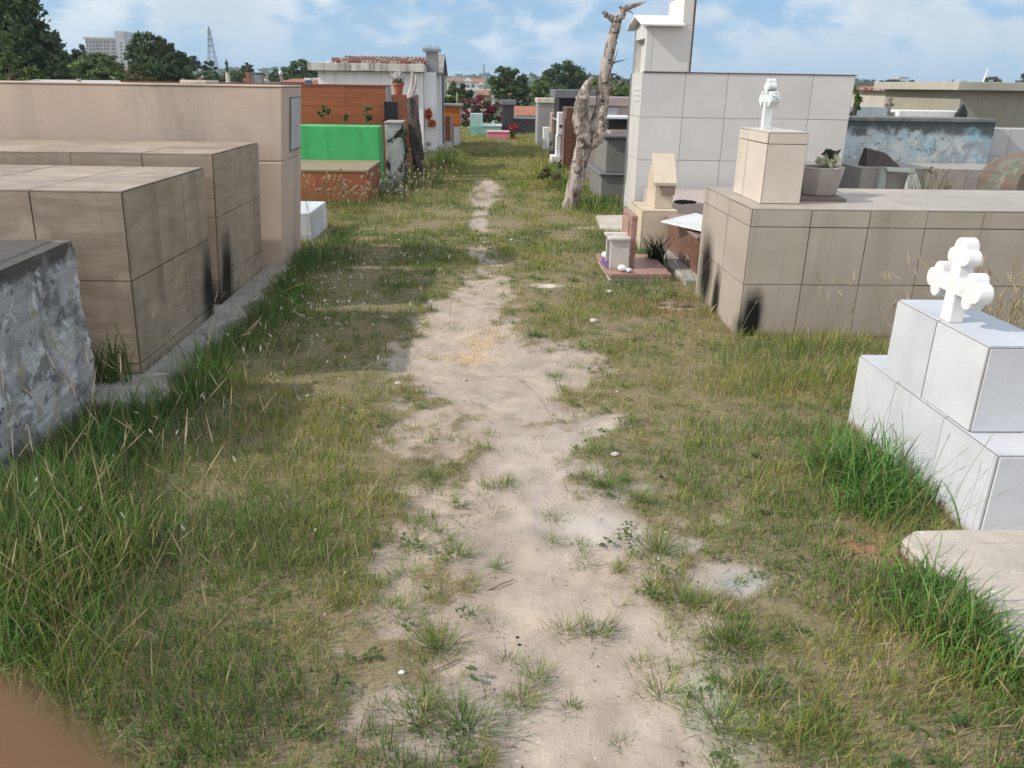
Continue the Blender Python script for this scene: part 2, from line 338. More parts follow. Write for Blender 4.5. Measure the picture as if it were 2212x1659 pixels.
r = thing('tiled_tomb', 'low brown streaky tiled box tomb nearest the old lichened one', 'tomb', (-2.9, 4.75, .07))
mb = MB(); B = (-4.4, -1.9, 4.15, 5.38, .05, 1.06)
tiled(mb, B, sorted([-1.9-.46*i for i in range(6)]+[-4.4]), [4.15, 4.56, 4.97, 5.38], [.05, .14, .6, 1.06], sides=('xp', 'ym', 'yp'))
mb.build('body', [m_joint, m_beige], r); lean(r, .05)
r = thing('tiled_tomb', 'taller brown streaky tiled box tomb with black soot against the pink wall', 'tomb', (-2.9, 6.2, .07))
mb = MB(); B = (-4.6, -1.93, 5.63, 6.76, .05, 1.125)
tiled(mb, B, sorted([-1.93-.475*i for i in range(6)]+[-4.6]), [5.63, 6.1, 6.55, 6.76], [.05, .25, .7, 1.125], sides=('xp', 'ym', 'yp'))
mb.build('body', [m_joint, m_beige], r); lean(r, .065)

m_plq = M('grey_marble', (.45, .47, .50), (.37, .39, .42), (6, 6, 6), .35)
m_wslab = M('white_slab', (.62, .65, .69), (.5, .53, .57), (5, 5, 5), .5, spots=[((.3, .31, .31), 6, .6, .75)])
r = thing('wall_tomb', 'long pinkish beige plastered wall tomb with streaks and grey plaque', 'wall tomb', (-3.6, 7.5, 0))
mb = MB().box(-6.5, -1.81, 7., 7.72, -.1, .958).box(-6.497, -1.813, 7.003, 7.717, .958, 1.552)
mb.build('body', m_pink, r, bevel=.012)
MB().box(-6.5, -1.807, 6.997, 7.72, 1.5525, 1.57).build('coping', m_pink, r, bevel=.008)
p = MB().box(-1.813, -1.795, 7.27, 7.62, 1.04, 1.46).build('plaque', m_plq, r, bevel=.004)
m_edge = M('plaque_edge', (.2, .2, .2))
mb = MB()
for a in ((7.256, 7.27, 1.026, 1.474), (7.62, 7.634, 1.026, 1.474), (7.27, 7.62, 1.026, 1.04), (7.27, 7.62, 1.46, 1.474)): mb.box(-1.812, -1.799, *a)
mb.build('frame', m_edge, p); lean(r, .085)
single(MB().box(-2.6, -1.86, 8.5, 9.4, -.1, .3), 'marble_block', m_wslab, (-2.1, 8.8, 0), 'white marble block just behind the path end of the pink wall', 'block', bevel=.01)
single(MB().box(-2.6, -2.38, 7.25, 7.6, 1.573, 1.60), 'stone_slab', M('pale_stone', (.6, .52, .45)), (-2.5, 7.5, 1.573), 'small flat pale slab lying on top of the pink wall', 'slab', bevel=.004)

m_green = M('bright_green_paint', (.055, .40, .13), (.045, .35, .11), (2.5, 2.5, 2.5), .6, spots=[((.10, .46, .2), 2.2, .5, .75), ((.03, .22, .07), 3, .62, .8)], streak=((.02, .2, .05), .4, 5))
m_terra = M('terracotta_tile', (.34, .12, .06), (.25, .085, .045), (3, 3, 9), .45, island=.2)
m_tjoint = M('pale_joint', (.3, .2, .14))
r = thing('tiled_tomb', 'bright green tomb with a terracotta tiled chest and olive lid', 'tomb', (-2.2, 12.2, 0))
mb = tiled(MB(), (-3.6, -1.66, 11.35, 12.86, -.1, .43), [-3.6, -3.24, -2.8, -2.36, -2.0, -1.66], [11.35, 11.85, 12.35, 12.86], [-.1, .16, .43], top=False, sides=('xp', 'ym')); mb.build('chest', [m_tjoint, m_terra], r)
MB().box(-3.6, -1.645, 11.335, 12.86, .432, .462).build('lid', M('olive_tile', (.26, .21, .14), (.22, .18, .12), (4, 4, 4), .7), r, bevel=.004)
MB().box(-3.7, -1.66, 12.87, 13.4, -.1, .965).build('headwall', m_green, r, bevel=.01)

m_brick = M('brown_plank_tile', (.32, .105, .042), (.24, .075, .03), (1.2, 1.2, 14), .5, island=.18, contrast=(.3, .7))
m_pinkgrey = M('pinkish_grey_plaster', (.42, .34, .32), (.34, .28, .26), (3, 3, 3), .7)
r = thing('wall_tomb', 'long brown plank tiled wall tomb behind the green one', 'wall tomb', (-4., 15.3, 0))
mb = MB(); B = (-6.4, -1.78, 15., 15.75, -.1, 1.545); tiled(mb, B, cuts(-6.4, -1.78, -6.1, .9), None, [-.1]+[.15*i for i in range(1, 11)]+[1.545], sides=('ym',), top=False); mb.build('body', [m_tjoint, m_brick], r)
MB().box(-1.778, -1.765, 14.99, 15.76, -.1, 1.54).build('end_panel', m_pinkgrey, r)
MB().box(-6.4, -1.76, 14.98, 15.77, 1.547, 1.565).build('coping', M('brown_coping', (.25, .09, .05)), r)
m_black = M('black_granite', (.022, .023, .027), (.012, .012, .015), (9, 9, 9), .25)
single(MB().box(-1.77, -1.54, 14.55, 14.85, 1.0, 1.3).box(-1.8, -1.52, 14.5, 14.9, .95, 1.0).box(-1.77, -1.56, 14.55, 14.85, -.1, .95), 'niche_box', m_black, (-1.65, 14.7, 0), 'small black box niche at the end of the brown plank wall', 'niche', bevel=.006)
m_stain = M('stained_whitewash', (.42, .43, .44), (.3, .31, .31), (5, 5, 3), .85, contrast=(.35, .65), spots=[((.015, .018, .015), 3.0, .5, .56)], bump=.3)
r = thing('headstone', 'narrow grey white block stained black beside the green tomb', 'headstone', (-1.5, 13.8, 0))
MB().box(-1.655, -1.38, 13.62, 14.3, -.1, .98).build('body', m_stain, r, bevel=.01); MB().box(-1.665, -1.365, 13.6, 14.32, .981, 1.01).build('cap', m_conc, r, bevel=.006)

m_stripe = M('striped_brown_tile', (.30, .12, .06), (.19, .07, .04), (14, 14, 1.2), .5, island=.15)
r = thing('wall_tomb', 'striped brown tiled tomb standing against the white mausoleum', 'wall tomb', (-1.9, 16.5, 0))
mb = MB(); tiled(mb, (-2.6, -1.36, 16., 16.95, .42, 1.385), [-2.6, -2.2, -1.8, -1.36], [16., 16.5, 16.95], [.42, .92, 1.385], sides=('xp', 'ym')); mb.build('body', [m_tjoint, m_stripe], r)
mb = MB(); tiled(mb, (-2.62, -1.33, 15.8, 16.97, -.1, .39), [-2.62, -2.0, -1.33], [15.8, 16.97], [-.1, .2, .39], sides=('xp', 'ym')); mb.build('base', [m_joint, M('salmon_tile', (.42, .24, .16), (.34, .2, .14), (4, 4, 4), .5)], r)
MB().box(-2.66, -1.3, 15.77, 17.0, .398, .418).build('ledge', m_pinkgrey, r)
m_clay = M('clay_pot', (.36, .13, .07), (.28, .1, .06), (9, 9, 9), .8)
m_petw = leafmat('pale_flower', (.45, .43, .44), (.6, .58, .6), .3); m_stem = leafmat('stem_green', (.05, .09, .03), (.10, .14, .05), .3)
def leaves(mb, c, r, n, size, shell=.55, mi=0, flat=0.):
    for _ in range(n):
        d = Vector((random.gauss(0, 1), random.gauss(0, 1), random.gauss(0, 1))).normalized(); q = (shell+(1-shell)*random.random())
        if random.random() < .25: q *= random.random()
        p = Vector(c)+Vector((d.x*r[0], d.y*r[1], d.z*r[2]))*q
        a = Vector((random.gauss(0, 1), random.gauss(0, 1), random.gauss(0, 1)*(1-flat))).normalized(); e = a.cross(Vector((random.gauss(0, 1), random.gauss(0, 1), random.gauss(0, 1)))).normalized()
        s_ = size*random.uniform(.6, 1.35)
        mb.add([p-a*s_, p+e*s_*.45, p+a*s_, p-e*s_*.45], [(0, 1, 2, 3)], mi)
    return mb
r = thing('flower_pot', 'terracotta flower pot with grey faded flowers on striped brown tomb', 'flower pot', (-1.68, 16.2, 1.39))
MB().lathe((-1.68, 16.2, 1.392), [(.075, 0), (.10, .17), (.118, .17), (.118, .215), (.1, .215), (.09, .18)], 18).build('pot', m_clay, r, smooth=False)
leaves(MB(), (-1.68, 16.2, 1.70), (.17, .15, .11), 160, .035).build('flowers', m_petw, r)
leaves(MB(), (-1.68, 16.2, 1.62), (.12, .12, .08), 80, .04).build('foliage', m_stem, r)

# the white mausoleum
m_white = M('white_wall', (.80, .80, .81), (.70, .71, .73), (1.3, 1.3, 1.3), .8, streak=((.36, .36, .37), .5), bump=.15)
m_fascia = M('stained_fascia', (.62, .60, .55), (.48, .46, .42), (3, 3, 3), .85, streak=((.1, .1, .095), .85), spots=[((.14, .13, .12), 4, .58, .7)])
m_roof = M('mossy_red_tile', (.20, .07, .05), (.11, .042, .032), (5, 5, 5), .85, bump=.4, spots=[((.45, .36, .33), 4.5, .48, .62), ((.06, .05, .045), 6, .6, .75)])
m_greyc = M('grey_render', (.27, .27, .28), (.2, .2, .21), (4, 4, 4), .85, streak=((.1, .1, .1), .5))
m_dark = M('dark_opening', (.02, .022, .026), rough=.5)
r = thing('mausoleum', 'white mausoleum with flat stained overhang, red tile roof and open porch', 'mausoleum', (-2.5, 20., 0))
MB().box(-3.75, -1.42, 19.0, 22.5, -.1, 1.835).build('wall', m_white, r, bevel=.01)
f = MB()
for i in range(7): x = -3.92+i*.365; f.box(x+.006, x+.359, 18.78, 19.3, 1.84, 2.0)
f.box(-3.9, -1.38, 18.8, 22.6, 1.845, 1.99).build('overhang', m_fascia, r, bevel=.006)
mb = MB()
for i in range(22):                                                   # rows of barrel tiles
    x = -3.42+i*.094; mb.tube([(x, 19.75, 2.02), (x, 21.0, 2.17)], [.05, .05], 8)
mb.hexa([(-3.45, 19.7, 1.992), (-1.36, 19.7, 1.992), (-1.36, 22.3, 1.992), (-3.45, 22.3, 1.992)], [(-3.45, 19.75, 2.0), (-1.36, 19.75, 2.0), (-1.36, 21.2, 2.16), (-3.45, 21.2, 2.16)])
mb.build('roof', m_roof, r)
mb = MB().prism([(20.2, 1.84), (22.6, 1.84), (21.4, 2.24)], 'x', -1.36, -1.06); mb.build('porch_gable', m_roof, r)
g = MB()
g.hexa([(-1.40, 20.12, 1.80), (-1.02, 20.12, 1.80), (-1.02, 21.41, 2.27), (-1.40, 21.41, 2.27)], [(-1.40, 20.12, 1.835), (-1.02, 20.12, 1.835), (-1.02, 21.41, 2.305), (-1.40, 21.41, 2.305)])
g.hexa([(-1.40, 21.41, 2.27), (-1.02, 21.41, 2.27), (-1.02, 22.7, 1.80), (-1.40, 22.7, 1.80)], [(-1.40, 21.41, 2.305), (-1.02, 21.41, 2.305), (-1.02, 22.7, 1.835), (-1.40, 22.7, 1.835)])
g.build('gable_roof', m_greyc, r)
mb = MB().box(-1.40, -1.12, 19.85, 20.12, 1.842, 2.3).box(-1.46, -1.06, 19.8, 20.17, 2.30, 2.36)
for i in range(7): mb.box(-1.46+i*.06, -1.44+i*.06, 19.84+.03*(i % 3), 19.86+.03*(i % 3), 2.36, 2.36+random.uniform(.02, .07))
mb.build('chimney', m_greyc, r)
for y in (19.25, 20.3, 21.6): MB().box(-1.415, -1.14 if y < 20 else -1.08, y, y+.28, -.1, 1.838).build('pilaster', m_white if y < 21 else m_greyc, r, bevel=.01)
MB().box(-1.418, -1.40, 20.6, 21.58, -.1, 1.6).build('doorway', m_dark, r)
MB().box(-1.4, -.9, 19.1, 22.5, -.1, .14).build('step', m_conc, r, bevel=.02)
r = thing('flower_bunch', 'orange red flower bunch hung on white mausoleum pilaster', 'flowers', (-1.3, 19.2, .85))
leaves(MB(), (-1.32, 19.2, .95), (.08, .06, .13), 150, .035).build('blossoms', leafmat('red_flower', (.5, .05, .02), (.55, .12, .02), .2), r)
leaves(MB(), (-1.25, 19.18, .75), (.11, .06, .09), 130, .035).build('lower_blossoms', leafmat('orange_flower', (.55, .2, .02), (.5, .1, .02), .2), r)

m_orange = M('orange_paint', (.55, .17, .025), (.45, .13, .02), (3, 3, 3), .6)
r = thing('niche_tomb', 'orange painted niche tomb on white posts beyond the mausoleum', 'tomb', (-.85, 23.3, 0))
MB().box(-1.4, -.72, 23.0, 24.1, .5, 1.03).build('body', m_orange, r, bevel=.01); MB().box(-1.45, -.64, 22.95, 24.15, 1.032, 1.08).build('roof_slab', m_greyc, r)
for x in (-1.08, -.8): MB().box(x-.09, x+.08, 22.98, 23.12, -.1, .498).build('post', m_white, r)
MB().box(-.715, -.70, 23.2, 23.9, .6, .95).build('plaque', m_plq, r); MB().box(-1.4, -.73, 23.2, 24.1, -.1, .497).build('base', m_greyc, r)
m_brown = M('brown_granite', (.17, .082, .058), (.11, .055, .042), (22, 22, 22), .3, contrast=(.4, .6), spots=[((.24, .13, .1), 30, .55, .65)])
r = thing('headstone', 'reddish brown framed slab leaning beside the white mausoleum porch', 'headstone', (-.95, 22.8, 0))
MB().box(-1.1, -.98, 22.62, 22.8, -.1, .78).build('body', m_terra, r, bevel=.006); MB().box(-.975, -.9, 22.6, 22.82, -.1, .8).build('frame', m_pinkgrey, r)
m_teal = M('teal_paint', (.20, .43, .36), (.15, .33, .28), (3, 3, 3), .7, spots=[((.45, .5, .46), 3, .55, .7)])
r = thing('tomb', 'low teal painted tomb with a pale headblock by the bougainvillea', 'tomb', (0, 28.4, 0))
MB().box(-.53, .52, 28., 29., -.1, .28).build('chest', m_teal, r, bevel=.01); MB().box(-.53, -.1, 28.1, 28.7, .281, .68).build('headblock', M('pale_teal', (.33, .48, .45), (.25, .4, .36)), r, bevel=.01)
MB().box(-.12, .55, 27.98, 29.02, .281, .32).build('lid', m_wslab, r)
r = thing('tomb', 'small bubblegum pink tomb across the end of the path', 'tomb', (.4, 26.3, 0))
m_pinkp = M('pink_paint', (.66, .22, .31), (.58, .18, .27), (3, 3, 3), .6)
MB().box(.05, .73, 26., 26.7, -.1, .20).build('chest', m_pinkp, r, bevel=.01); MB().box(.03, .75, 25.98, 26.72, .201, .225).build('lid', M('pale_pink_paint', (.7, .36, .42)), r)
r = thing('flower_vase', 'vase of red flowers beside the pink tomb', 'flower vase', (.88, 26.2, 0))
MB().lathe((.88, 26.2, -.02), [(.05, 0), (.08, .1), (.05, .2), (.06, .24)], 12).build('vase', m_clay, r); leaves(MB(), (.9, 26.2, .36), (.15, .12, .1), 120, .04).build('flowers', leafmat('crimson_flower', (.45, .03, .03), (.3, .02, .03), .2), r)
leaves(MB(), (.86, 26.2, .18), (.11, .1, .14), 90, .05).build('foliage', m_stem, r)
m_bgran = M('charcoal_granite', (.055, .053, .06), (.035, .035, .042), (8, 8, 8), .3); m_lgran = M('grey_granite_cap', (.17, .17, .19), (.13, .13, .145), (9, 9, 9), .4)
r = thing('granite_tomb', 'charcoal granite tomb with capped pillar behind the pink one', 'tomb', (1.1, 29.4, 0))
MB().box(.58, .98, 29., 29.6, -.1, .95).build('pillar', m_bgran, r, bevel=.01); MB().box(.53, 1.06, 28.95, 29.65, .951, 1.11).build('cap', m_lgran, r, bevel=.015)
MB().box(.985, 1.78, 29.05, 30.4, -.1, .49).build('chest', m_bgran, r); MB().box(.985, 1.8, 29.03, 30.45, .491, .515).build('lid', m_lgran, r)

# ------------------------------------------------------------------ tombs right of the path, far to near
m_gstone = M('grey_stone', (.30, .29, .29), (.24, .23, .23), (5, 5, 5), .7)
r = thing('pillar_tomb', 'plain grey slab tomb with cream coping far right of path', 'tomb', (1.75, 24.4, 0))
MB().box(1.5, 2.3, 24., 25., -.1, 1.13).build('body', m_gstone, r, bevel=.01); MB().box(1.47, 2.0, 23.96, 25.03, 1.131, 1.26).build('coping', M('cream_stone', (.58, .52, .42)), r, bevel=.01)
m_whitep = M('white_paint', (.70, .70, .70), (.60, .60, .61), (9, 9, 9), .6, spots=[((.48, .49, .48), 7, .58, .75), ((.25, .25, .24), 38, .66, .72)])
r = thing('headstone', 'slim white slab headstone in front of the grey pillar tomb', 'headstone', (1.58, 22., 0))
MB().box(1.54, 1.7, 21.9, 22.25, -.1, .56).build('slab', m_whitep, r, bevel=.01); MB().box(1.7, 1.95, 21.95, 22.3, -.1, .45).build('base', m_greyc, r)
m_cream = M('cream_stone_tile', (.56, .475, .37), (.49, .41, .32), (2, 2, 5), .5, island=.12, streak=((.35, .28, .2), .3))
r = thing('headstone', 'salmon topped stained headstone between white and black stones', 'headstone', (1.7, 20.8, 0))
MB().box(1.62, 1.95, 20.4, 20.9, .5, .97).build('upper', M('salmon_stone', (.5, .34, .26)), r, bevel=.01); MB().box(1.6, 1.97, 20.38, 20.92, -.1, .499).build('lower', m_stain, r)
r = thing('granite_tomb', 'tall black granite niche tomb with grey overhanging cap', 'tomb', (1.95, 19.5, 0))
MB().box(1.66, 2.4, 18.9, 20.2, -.1, 1.34).build('body', m_black, r, bevel=.01); MB().box(1.55, 2.5, 18.8, 20.3, 1.341, 1.52).build('cap', m_lgran, r, bevel=.012); MB().box(1.6, 2.45, 18.85, 20.25, .86, .875).build('trim', m_plq, r)
r = thing('headstone', 'white painted headstone with stepped foot and small name recess', 'headstone', (1.5, 17.6, 0))
mb = MB().box(1.52, 1.66, 17.4, 17.75, .62, 1.08).box(1.5, 1.6, 17.42, 17.7, .2, .62).box(1.40, 1.6, 17.3, 17.8, -.1, .2); mb.build('slab', m_whitep, r, bevel=.01)
MB().box(1.55, 1.62, 17.393, 17.4, .78, .83).build('recess', m_dark, r)
r = thing('granite_tomb', 'brown granite slab tomb beside the white stepped headstone', 'tomb', (1.75, 16.6, 0))
MB().box(1.6, 2.2, 16.5, 17.3, -.1, 1.2).build('body', m_brown, r, bevel=.008)
r = thing('tomb', 'pinkish grey plastered niche block hidden behind the forked dead tree', 'tomb', (2.1, 15.2, 0))
MB().box(1.78, 3.0, 14.8, 16.1, -.1, 1.28).build('body', m_pinkgrey, r, bevel=.01); MB().box(1.74, 3.05, 14.75, 16.15, 1.281, 1.42).build('cap', M('dusty_pink_stone', (.42, .33, .33)), r)
MB().box(2.0, 2.35, 14.78, 14.8, .95, 1.25).build('plaque', m_plq, r)
r = thing('post', 'thin rusty iron post standing beside brown granite slab', 'post', (1.56, 16.15, 0)); MB().box(1.54, 1.58, 16.13, 16.17, -.1, 1.0).build('shaft', M('rusty_iron', (.12, .06, .035), (.06, .035, .025), (12, 12, 12), .8), r)

m_gg = M('speckled_grey_granite', (.215, .215, .21), (.17, .17, .165), (30, 30, 30), .45, contrast=(.4, .6), streak=((.12, .12, .12), .4))
r = thing('granite_tomb', 'speckled grey granite tomb with rolled mouldings behind dead tree', 'tomb', (2.1, 12.6, 0))
MB().box(1.78, 3.2, 12.05, 13.3, .4, .88).build('upper_chest', m_gg, r, bevel=.01); MB().box(1.72, 3.2, 11.98, 13.35, -.1, .36).build('lower_chest', m_gg, r, bevel=.01)
MB().box(1.68, 3.22, 11.94, 13.4, .361, .399).build('moulding', m_lgran, r, bevel=.018); MB().box(1.72, 3.22, 11.98, 13.38, .881, .945).build('cornice', m_lgran, r, bevel=.028)
MB().box(1.85, 3.2, 12.2, 13.3, .946, 1.0).build('step', m_pinkgrey, r); MB().box(1.83, 3.2, 12.3, 13.3, 1.001, 1.15).build('black_band', m_black, r); MB().box(1.8, 3.22, 12.27, 13.3, 1.151, 1.175).build('lid', m_wslab, r)
r = thing('niche_tomb', 'white tiled niche tomb with grey door behind grey granite', 'tomb', (3.0, 15.5, 0))
mb = MB(); tiled(mb, (3.06, 4.4, 15., 16., -.1, 1.38), cuts(3.06, 4.4, 3.06, .11), None, [-.1, .5, 1.0, 1.38], sides=('ym', 'xm'), top=True); mb.build('body', [m_greyc, m_whitep], r)
MB().box(2.55, 3.04, 14.5, 15.2, -.1, 1.22).build('vault', m_whitep, r, bevel=.015); MB().box(2.62, 2.98, 14.48, 14.5, .8, 1.1).build('door', m_lgran, r)

m_tile = M('pale_grey_tile', (.59, .575, .56), (.52, .505, .49), (2.2, 2.2, 2.2), .35, island=.07, contrast=(.2, .8))
m_gj = M('grey_joint', (.28, .27, .26)); m_trim = M('brown_trim', (.13, .085, .07))
r = thing('niche_wall', 'large pale grey tiled niche wall with gabled turret and upright fin', 'niche wall', (3.2, 10.8, 0))
cx_ = [1.93, 2.455, 2.985, 3.515, 4.045, 4.565]
mb = tiled(MB(), (1.93, 4.565, 10.32, 11.2, -.1, 1.765), cx_, [10.32, 10.76, 11.2], [-.1, .22, .735, 1.25, 1.765]); mb.build('wall', [m_gj, m_tile], r)
MB().box(1.92, 4.58, 10.306, 10.312, 1.766, 1.78).build('edge_trim', m_trim, r)
t_ = MB()
t_.box(2.02, 2.49, 10.32, 11.15, 1.775, 2.30).box(1.94, 2.02, 10.32, 10.42, 1.775, 2.29).box(1.94, 2.02, 11.05, 11.15, 1.775, 2.29).box(1.94, 2.02, 10.42, 11.05, 2.16, 2.29)
t_.tiles('ym', 10.32, [1.94, 2.02, 2.47], [1.78, 2.29], mi=1); tur = t_.build('turret', [m_tile, m_tile], r)
MB().box(2.021, 2.026, 10.43, 11.04, 1.79, 2.15).build('niche', M('niche_shade_plaster', (.5, .44, .40)), tur)
zr = 2.285
rf = MB()
rf.hexa([(1.85, 10.2, zr), (2.37, 10.2, zr), (2.37, 10.74, zr+.13), (1.85, 10.74, zr+.13)], [(1.85, 10.2, zr+.018), (2.37, 10.2, zr+.018), (2.37, 10.74, zr+.152), (1.85, 10.74, zr+.152)])
rf.hexa([(1.85, 10.74, zr+.13), (2.37, 10.74, zr+.13), (2.37, 11.28, zr), (1.85, 11.28, zr)], [(1.85, 10.74, zr+.152), (2.37, 10.74, zr+.152), (2.37, 11.28, zr+.018), (1.85, 11.28, zr+.018)])
rf.build('gabled_roof', m_whitep, tur)
MB().prism([(10.4, zr), (11.08, zr), (10.74, zr+.12)], 'x', 1.95, 2.3).build('gable', m_tile, tur)
fn = tiled(MB(), (2.375, 2.485, 10.325, 11.2, 2.302, 2.62), [2.375, 2.485], [10.325, 11.2], [2.302, 2.62]); fn.build('fin', [m_gj, m_tile], r)
MB().box(2.492, 2.51, 10.318, 10.33, 1.78, 2.63).build('trim', m_trim, r)
mb = MB()                                                             # small raised letters of the name at the path end
for row, z in enumerate((1.56, 1.50, 1.44)):
    for k in range(5): mb.box(1.905, 1.925, 10.40+k*.09, 10.40+k*.09+random.uniform(.03, .06), z, z+random.uniform(.03, .045))
mb.build('lettering', m_whitep, r)
single(MB().hexa([(1.35, 9.3, -.05), (1.93, 9.05, -.05), (1.93, 10.3, -.05), (1.4, 10.2, -.05)], [(1.36, 9.32, .05), (1.93, 9.07, .05), (1.93, 10.29, .05), (1.42, 10.18, .05)]), 'paving_slab', M('pale_concrete', (.5, .45, .40), (.42, .38, .34), (4, 4, 4), .9, bump=.3), (1.6, 9.7, 0), 'pale concrete slab at the corner of the grey tiled niche wall', 'slab', bevel=.01)

r = thing('headstone', 'cream tiled headstone with pointed gable top on square base', 'headstone', (1.85, 8.3, 0))
mb = tiled(MB(), (1.6, 1.96, 8.05, 8.75, -.1, .42), [1.6, 1.96], [8.05, 8.4, 8.75], [-.1, .42]); mb.build('base', [m_joint, m_cream], r)
MB().prism([(8.2, .427), (8.62, .427), (8.62, .74), (8.41, .93), (8.2, .66)], 'x', 1.74, 1.93).build('stele', m_cream, r, bevel=.006)
s_ = MB(); s_.hexa([(1.72, 8.17, .66), (1.95, 8.17, .66), (1.95, 8.41, .932), (1.72, 8.41, .932)], [(1.72, 8.165, .69), (1.95, 8.165, .69), (1.95, 8.41, .962), (1.72, 8.41, .962)]); s_.build('roof_slab', m_cream, r)
MB().box(1.80, 1.94, 8.176, 8.2, .57, .655).build('recess', M('brown_shade_stone', (.26, .2, .16)), r)
single(MB().blob((2.12, 8.55, .45), (.1, .05, .025), sub=2).blob((2.2, 8.52, .455), (.07, .04, .02)), 'cloth', M('black_cloth', (.02, .02, .022), rough=.9), (2.15, 8.5, .42), 'crumpled black rag lying behind the cream headstone', 'rag')
r = thing('granite_tomb', 'brown granite box tomb on a concrete kerb under marble slab', 'tomb', (2.2, 7.4, 0))
MB().box(1.86, 2.9, 6.8, 8.0, .06, .37).build('chest', m_brown, r, bevel=.006); MB().box(1.83, 2.95, 6.77, 8.03, .371, .4).build('lid', M('pinkish_granite_lid', (.3, .21, .19), (.25, .17, .155), (25, 25, 25), .35), r, bevel=.005)
MB().box(1.72, 3.0, 6.6, 8.1, -.1, .058).build('kerb', m_conc, r, bevel=.015)
single(MB().hexa([(2.0, 8.9, -.1), (3.8, 8.9, -.1), (3.8, 10.1, -.1), (2.0, 10.1, -.1)], [(2.0, 8.9, .40), (3.8, 8.9, .40), (3.8, 10.1, .40), (2.0, 10.1, .40)]), 'tomb', M('mauve_plaster', (.42, .36, .34), (.35, .3, .29)), (2.9, 9.5, 0), 'low mauve plastered tomb in front of the tiled niche wall', 'tomb', bevel=.01)
m_marble = M('white_marble', (.66, .68, .69), (.5, .53, .56), (6, 6, 9), .3, contrast=(.45, .75))
single(MB().hexa([(1.66, 7.45, .405), (1.93, 6.65, .44), (2.45, 7.0, .405), (2.12, 7.98, .403)], [(1.66, 7.45, .423), (1.93, 6.65, .458), (2.45, 7.0, .423), (2.12, 7.98, .421)]), 'marble_slab', m_marble, (2., 7.2, .4), 'loose white marble slab resting askew on the brown granite tomb', 'slab', bevel=.003)

m_pg = M('pink_granite', (.36, .21, .185), (.27, .15, .13), (26, 26, 26), .35, contrast=(.4, .6), spots=[((.45, .32, .29), 35, .55, .65)])
m_sb = M('sooty_marble', (.55, .52, .49), (.46, .43, .41), (7, 7, 7), .6, soot=[(1.22, 7.0, .2, .13, .1, .17), (1.1, 7.0, .3, .05, .09, .08)])
r = thing('headstone', 'pink granite headstone with small sooty candle box on low plinth', 'headstone', (1.35, 7.1, 0))
MB().box(1.09, 1.6, 6.72, 7.52, -.1, .045).build('plinth', m_whitep, r, bevel=.01); MB().box(1.07, 1.62, 6.69, 7.55, .046, .085).build('ledger', m_pg, r, bevel=.006)
st = MB().box(1.275, 1.33, 6.9, 7.34, .086, .55).build('stele', m_pg, r, bevel=.006)
MB().box(1.26, 1.274, 6.96, 7.28, .3, .5).build('panel', M('polished_pink_granite', (.42, .27, .24), (.36, .22, .2), (26, 26, 26), .2), st)
bx = MB().box(1.1, 1.272, 7.1, 7.14, .086, .34).box(1.1, 1.272, 6.86, 6.9, .086, .34).box(1.08, 1.273, 6.84, 7.16, .341, .365).box(1.235, 1.27, 6.9, 7.1, .086, .34)
bx.build('candle_box', m_sb, r, bevel=.004)
single(MB().blob((1.17, 7.02, .098), (.045, .06, .012)).blob((1.13, 7.2, .1), (.06, .09, .016), sub=2).blob((1.1, 7.08, .098), (.05, .08, .012)).blob((1.12, 6.95, .1), (.05, .09, .014), sub=2), 'cloth', M('purple_cloth', (.19, .10, .27), (.1, .05, .16), (20, 20, 20), .8), (1.12, 7.1, .086), 'crumpled purple ribbon on the pink granite ledger', 'ribbon')
for k, (x, y) in enumerate(((1.14, 7.36), (1.2, 6.77))):
    single(MB().blob((x, y, .115), (.045, .05, .03), sub=2).blob((x+.05, y-.03, .105), (.03, .04, .02)), 'candle_stub', m_whitep, (x, y, .086), ('white melted candle lump behind the sooty candle box', 'white melted candle lump in front of the sooty candle box')[k], 'candle')

# big beige tiled tomb, its pedestal and pot
m_bt = M('greige_tile', (.41, .36, .312), (.335, .292, .25), (2, 2, 4), .45, island=.13, contrast=(.2, .8), streak=((.22, .18, .14), .4), mould=(-.12, .17, (.22, .165, .11)),
         soot=[(1.82, 5.12, .17, .085, .2, .19), (1.80, 5.12, .07, .1, .2, .12), (1.72, 5.72, .1, .2, .1, .28), (1.72, 6.05, .25, .2, .2, .35)])
m_ped = M('cream_pedestal_tile', (.58, .515, .45), (.52, .455, .40), (3, 3, 2), .35, island=.08)
r = thing('tiled_tomb', 'big greige tiled tomb with soot marks carrying a cream pedestal and cross', 'tomb', (2.6, 5.8, 0))
B = (1.74, 5.4, 5.14, 6.3, -.1, .865)
mb = tiled(MB(), B, [1.74, 2.13, 2.52, 2.9, 3.28, 3.66, 4.04, 4.42, 4.8, 5.4], [5.14, 5.64, 6.14, 6.3], [-.1, .37, .755, .865], sides=('xm', 'ym', 'yp'), top=False)
mb.tiles('zp', .865, [1.74, 2.9, 4.0, 5.4], [5.14, 5.85, 6.3], mi=1); mb.build('body', [m_joint, m_bt], r)
pd = tiled(MB(), (1.87, 2.13, 5.38, 6.0, .872, 1.33), [1.87, 2.13], [5.38, 5.78, 6.0], [.872, 1.26, 1.33]).build('pedestal', [m_joint, m_ped], r)
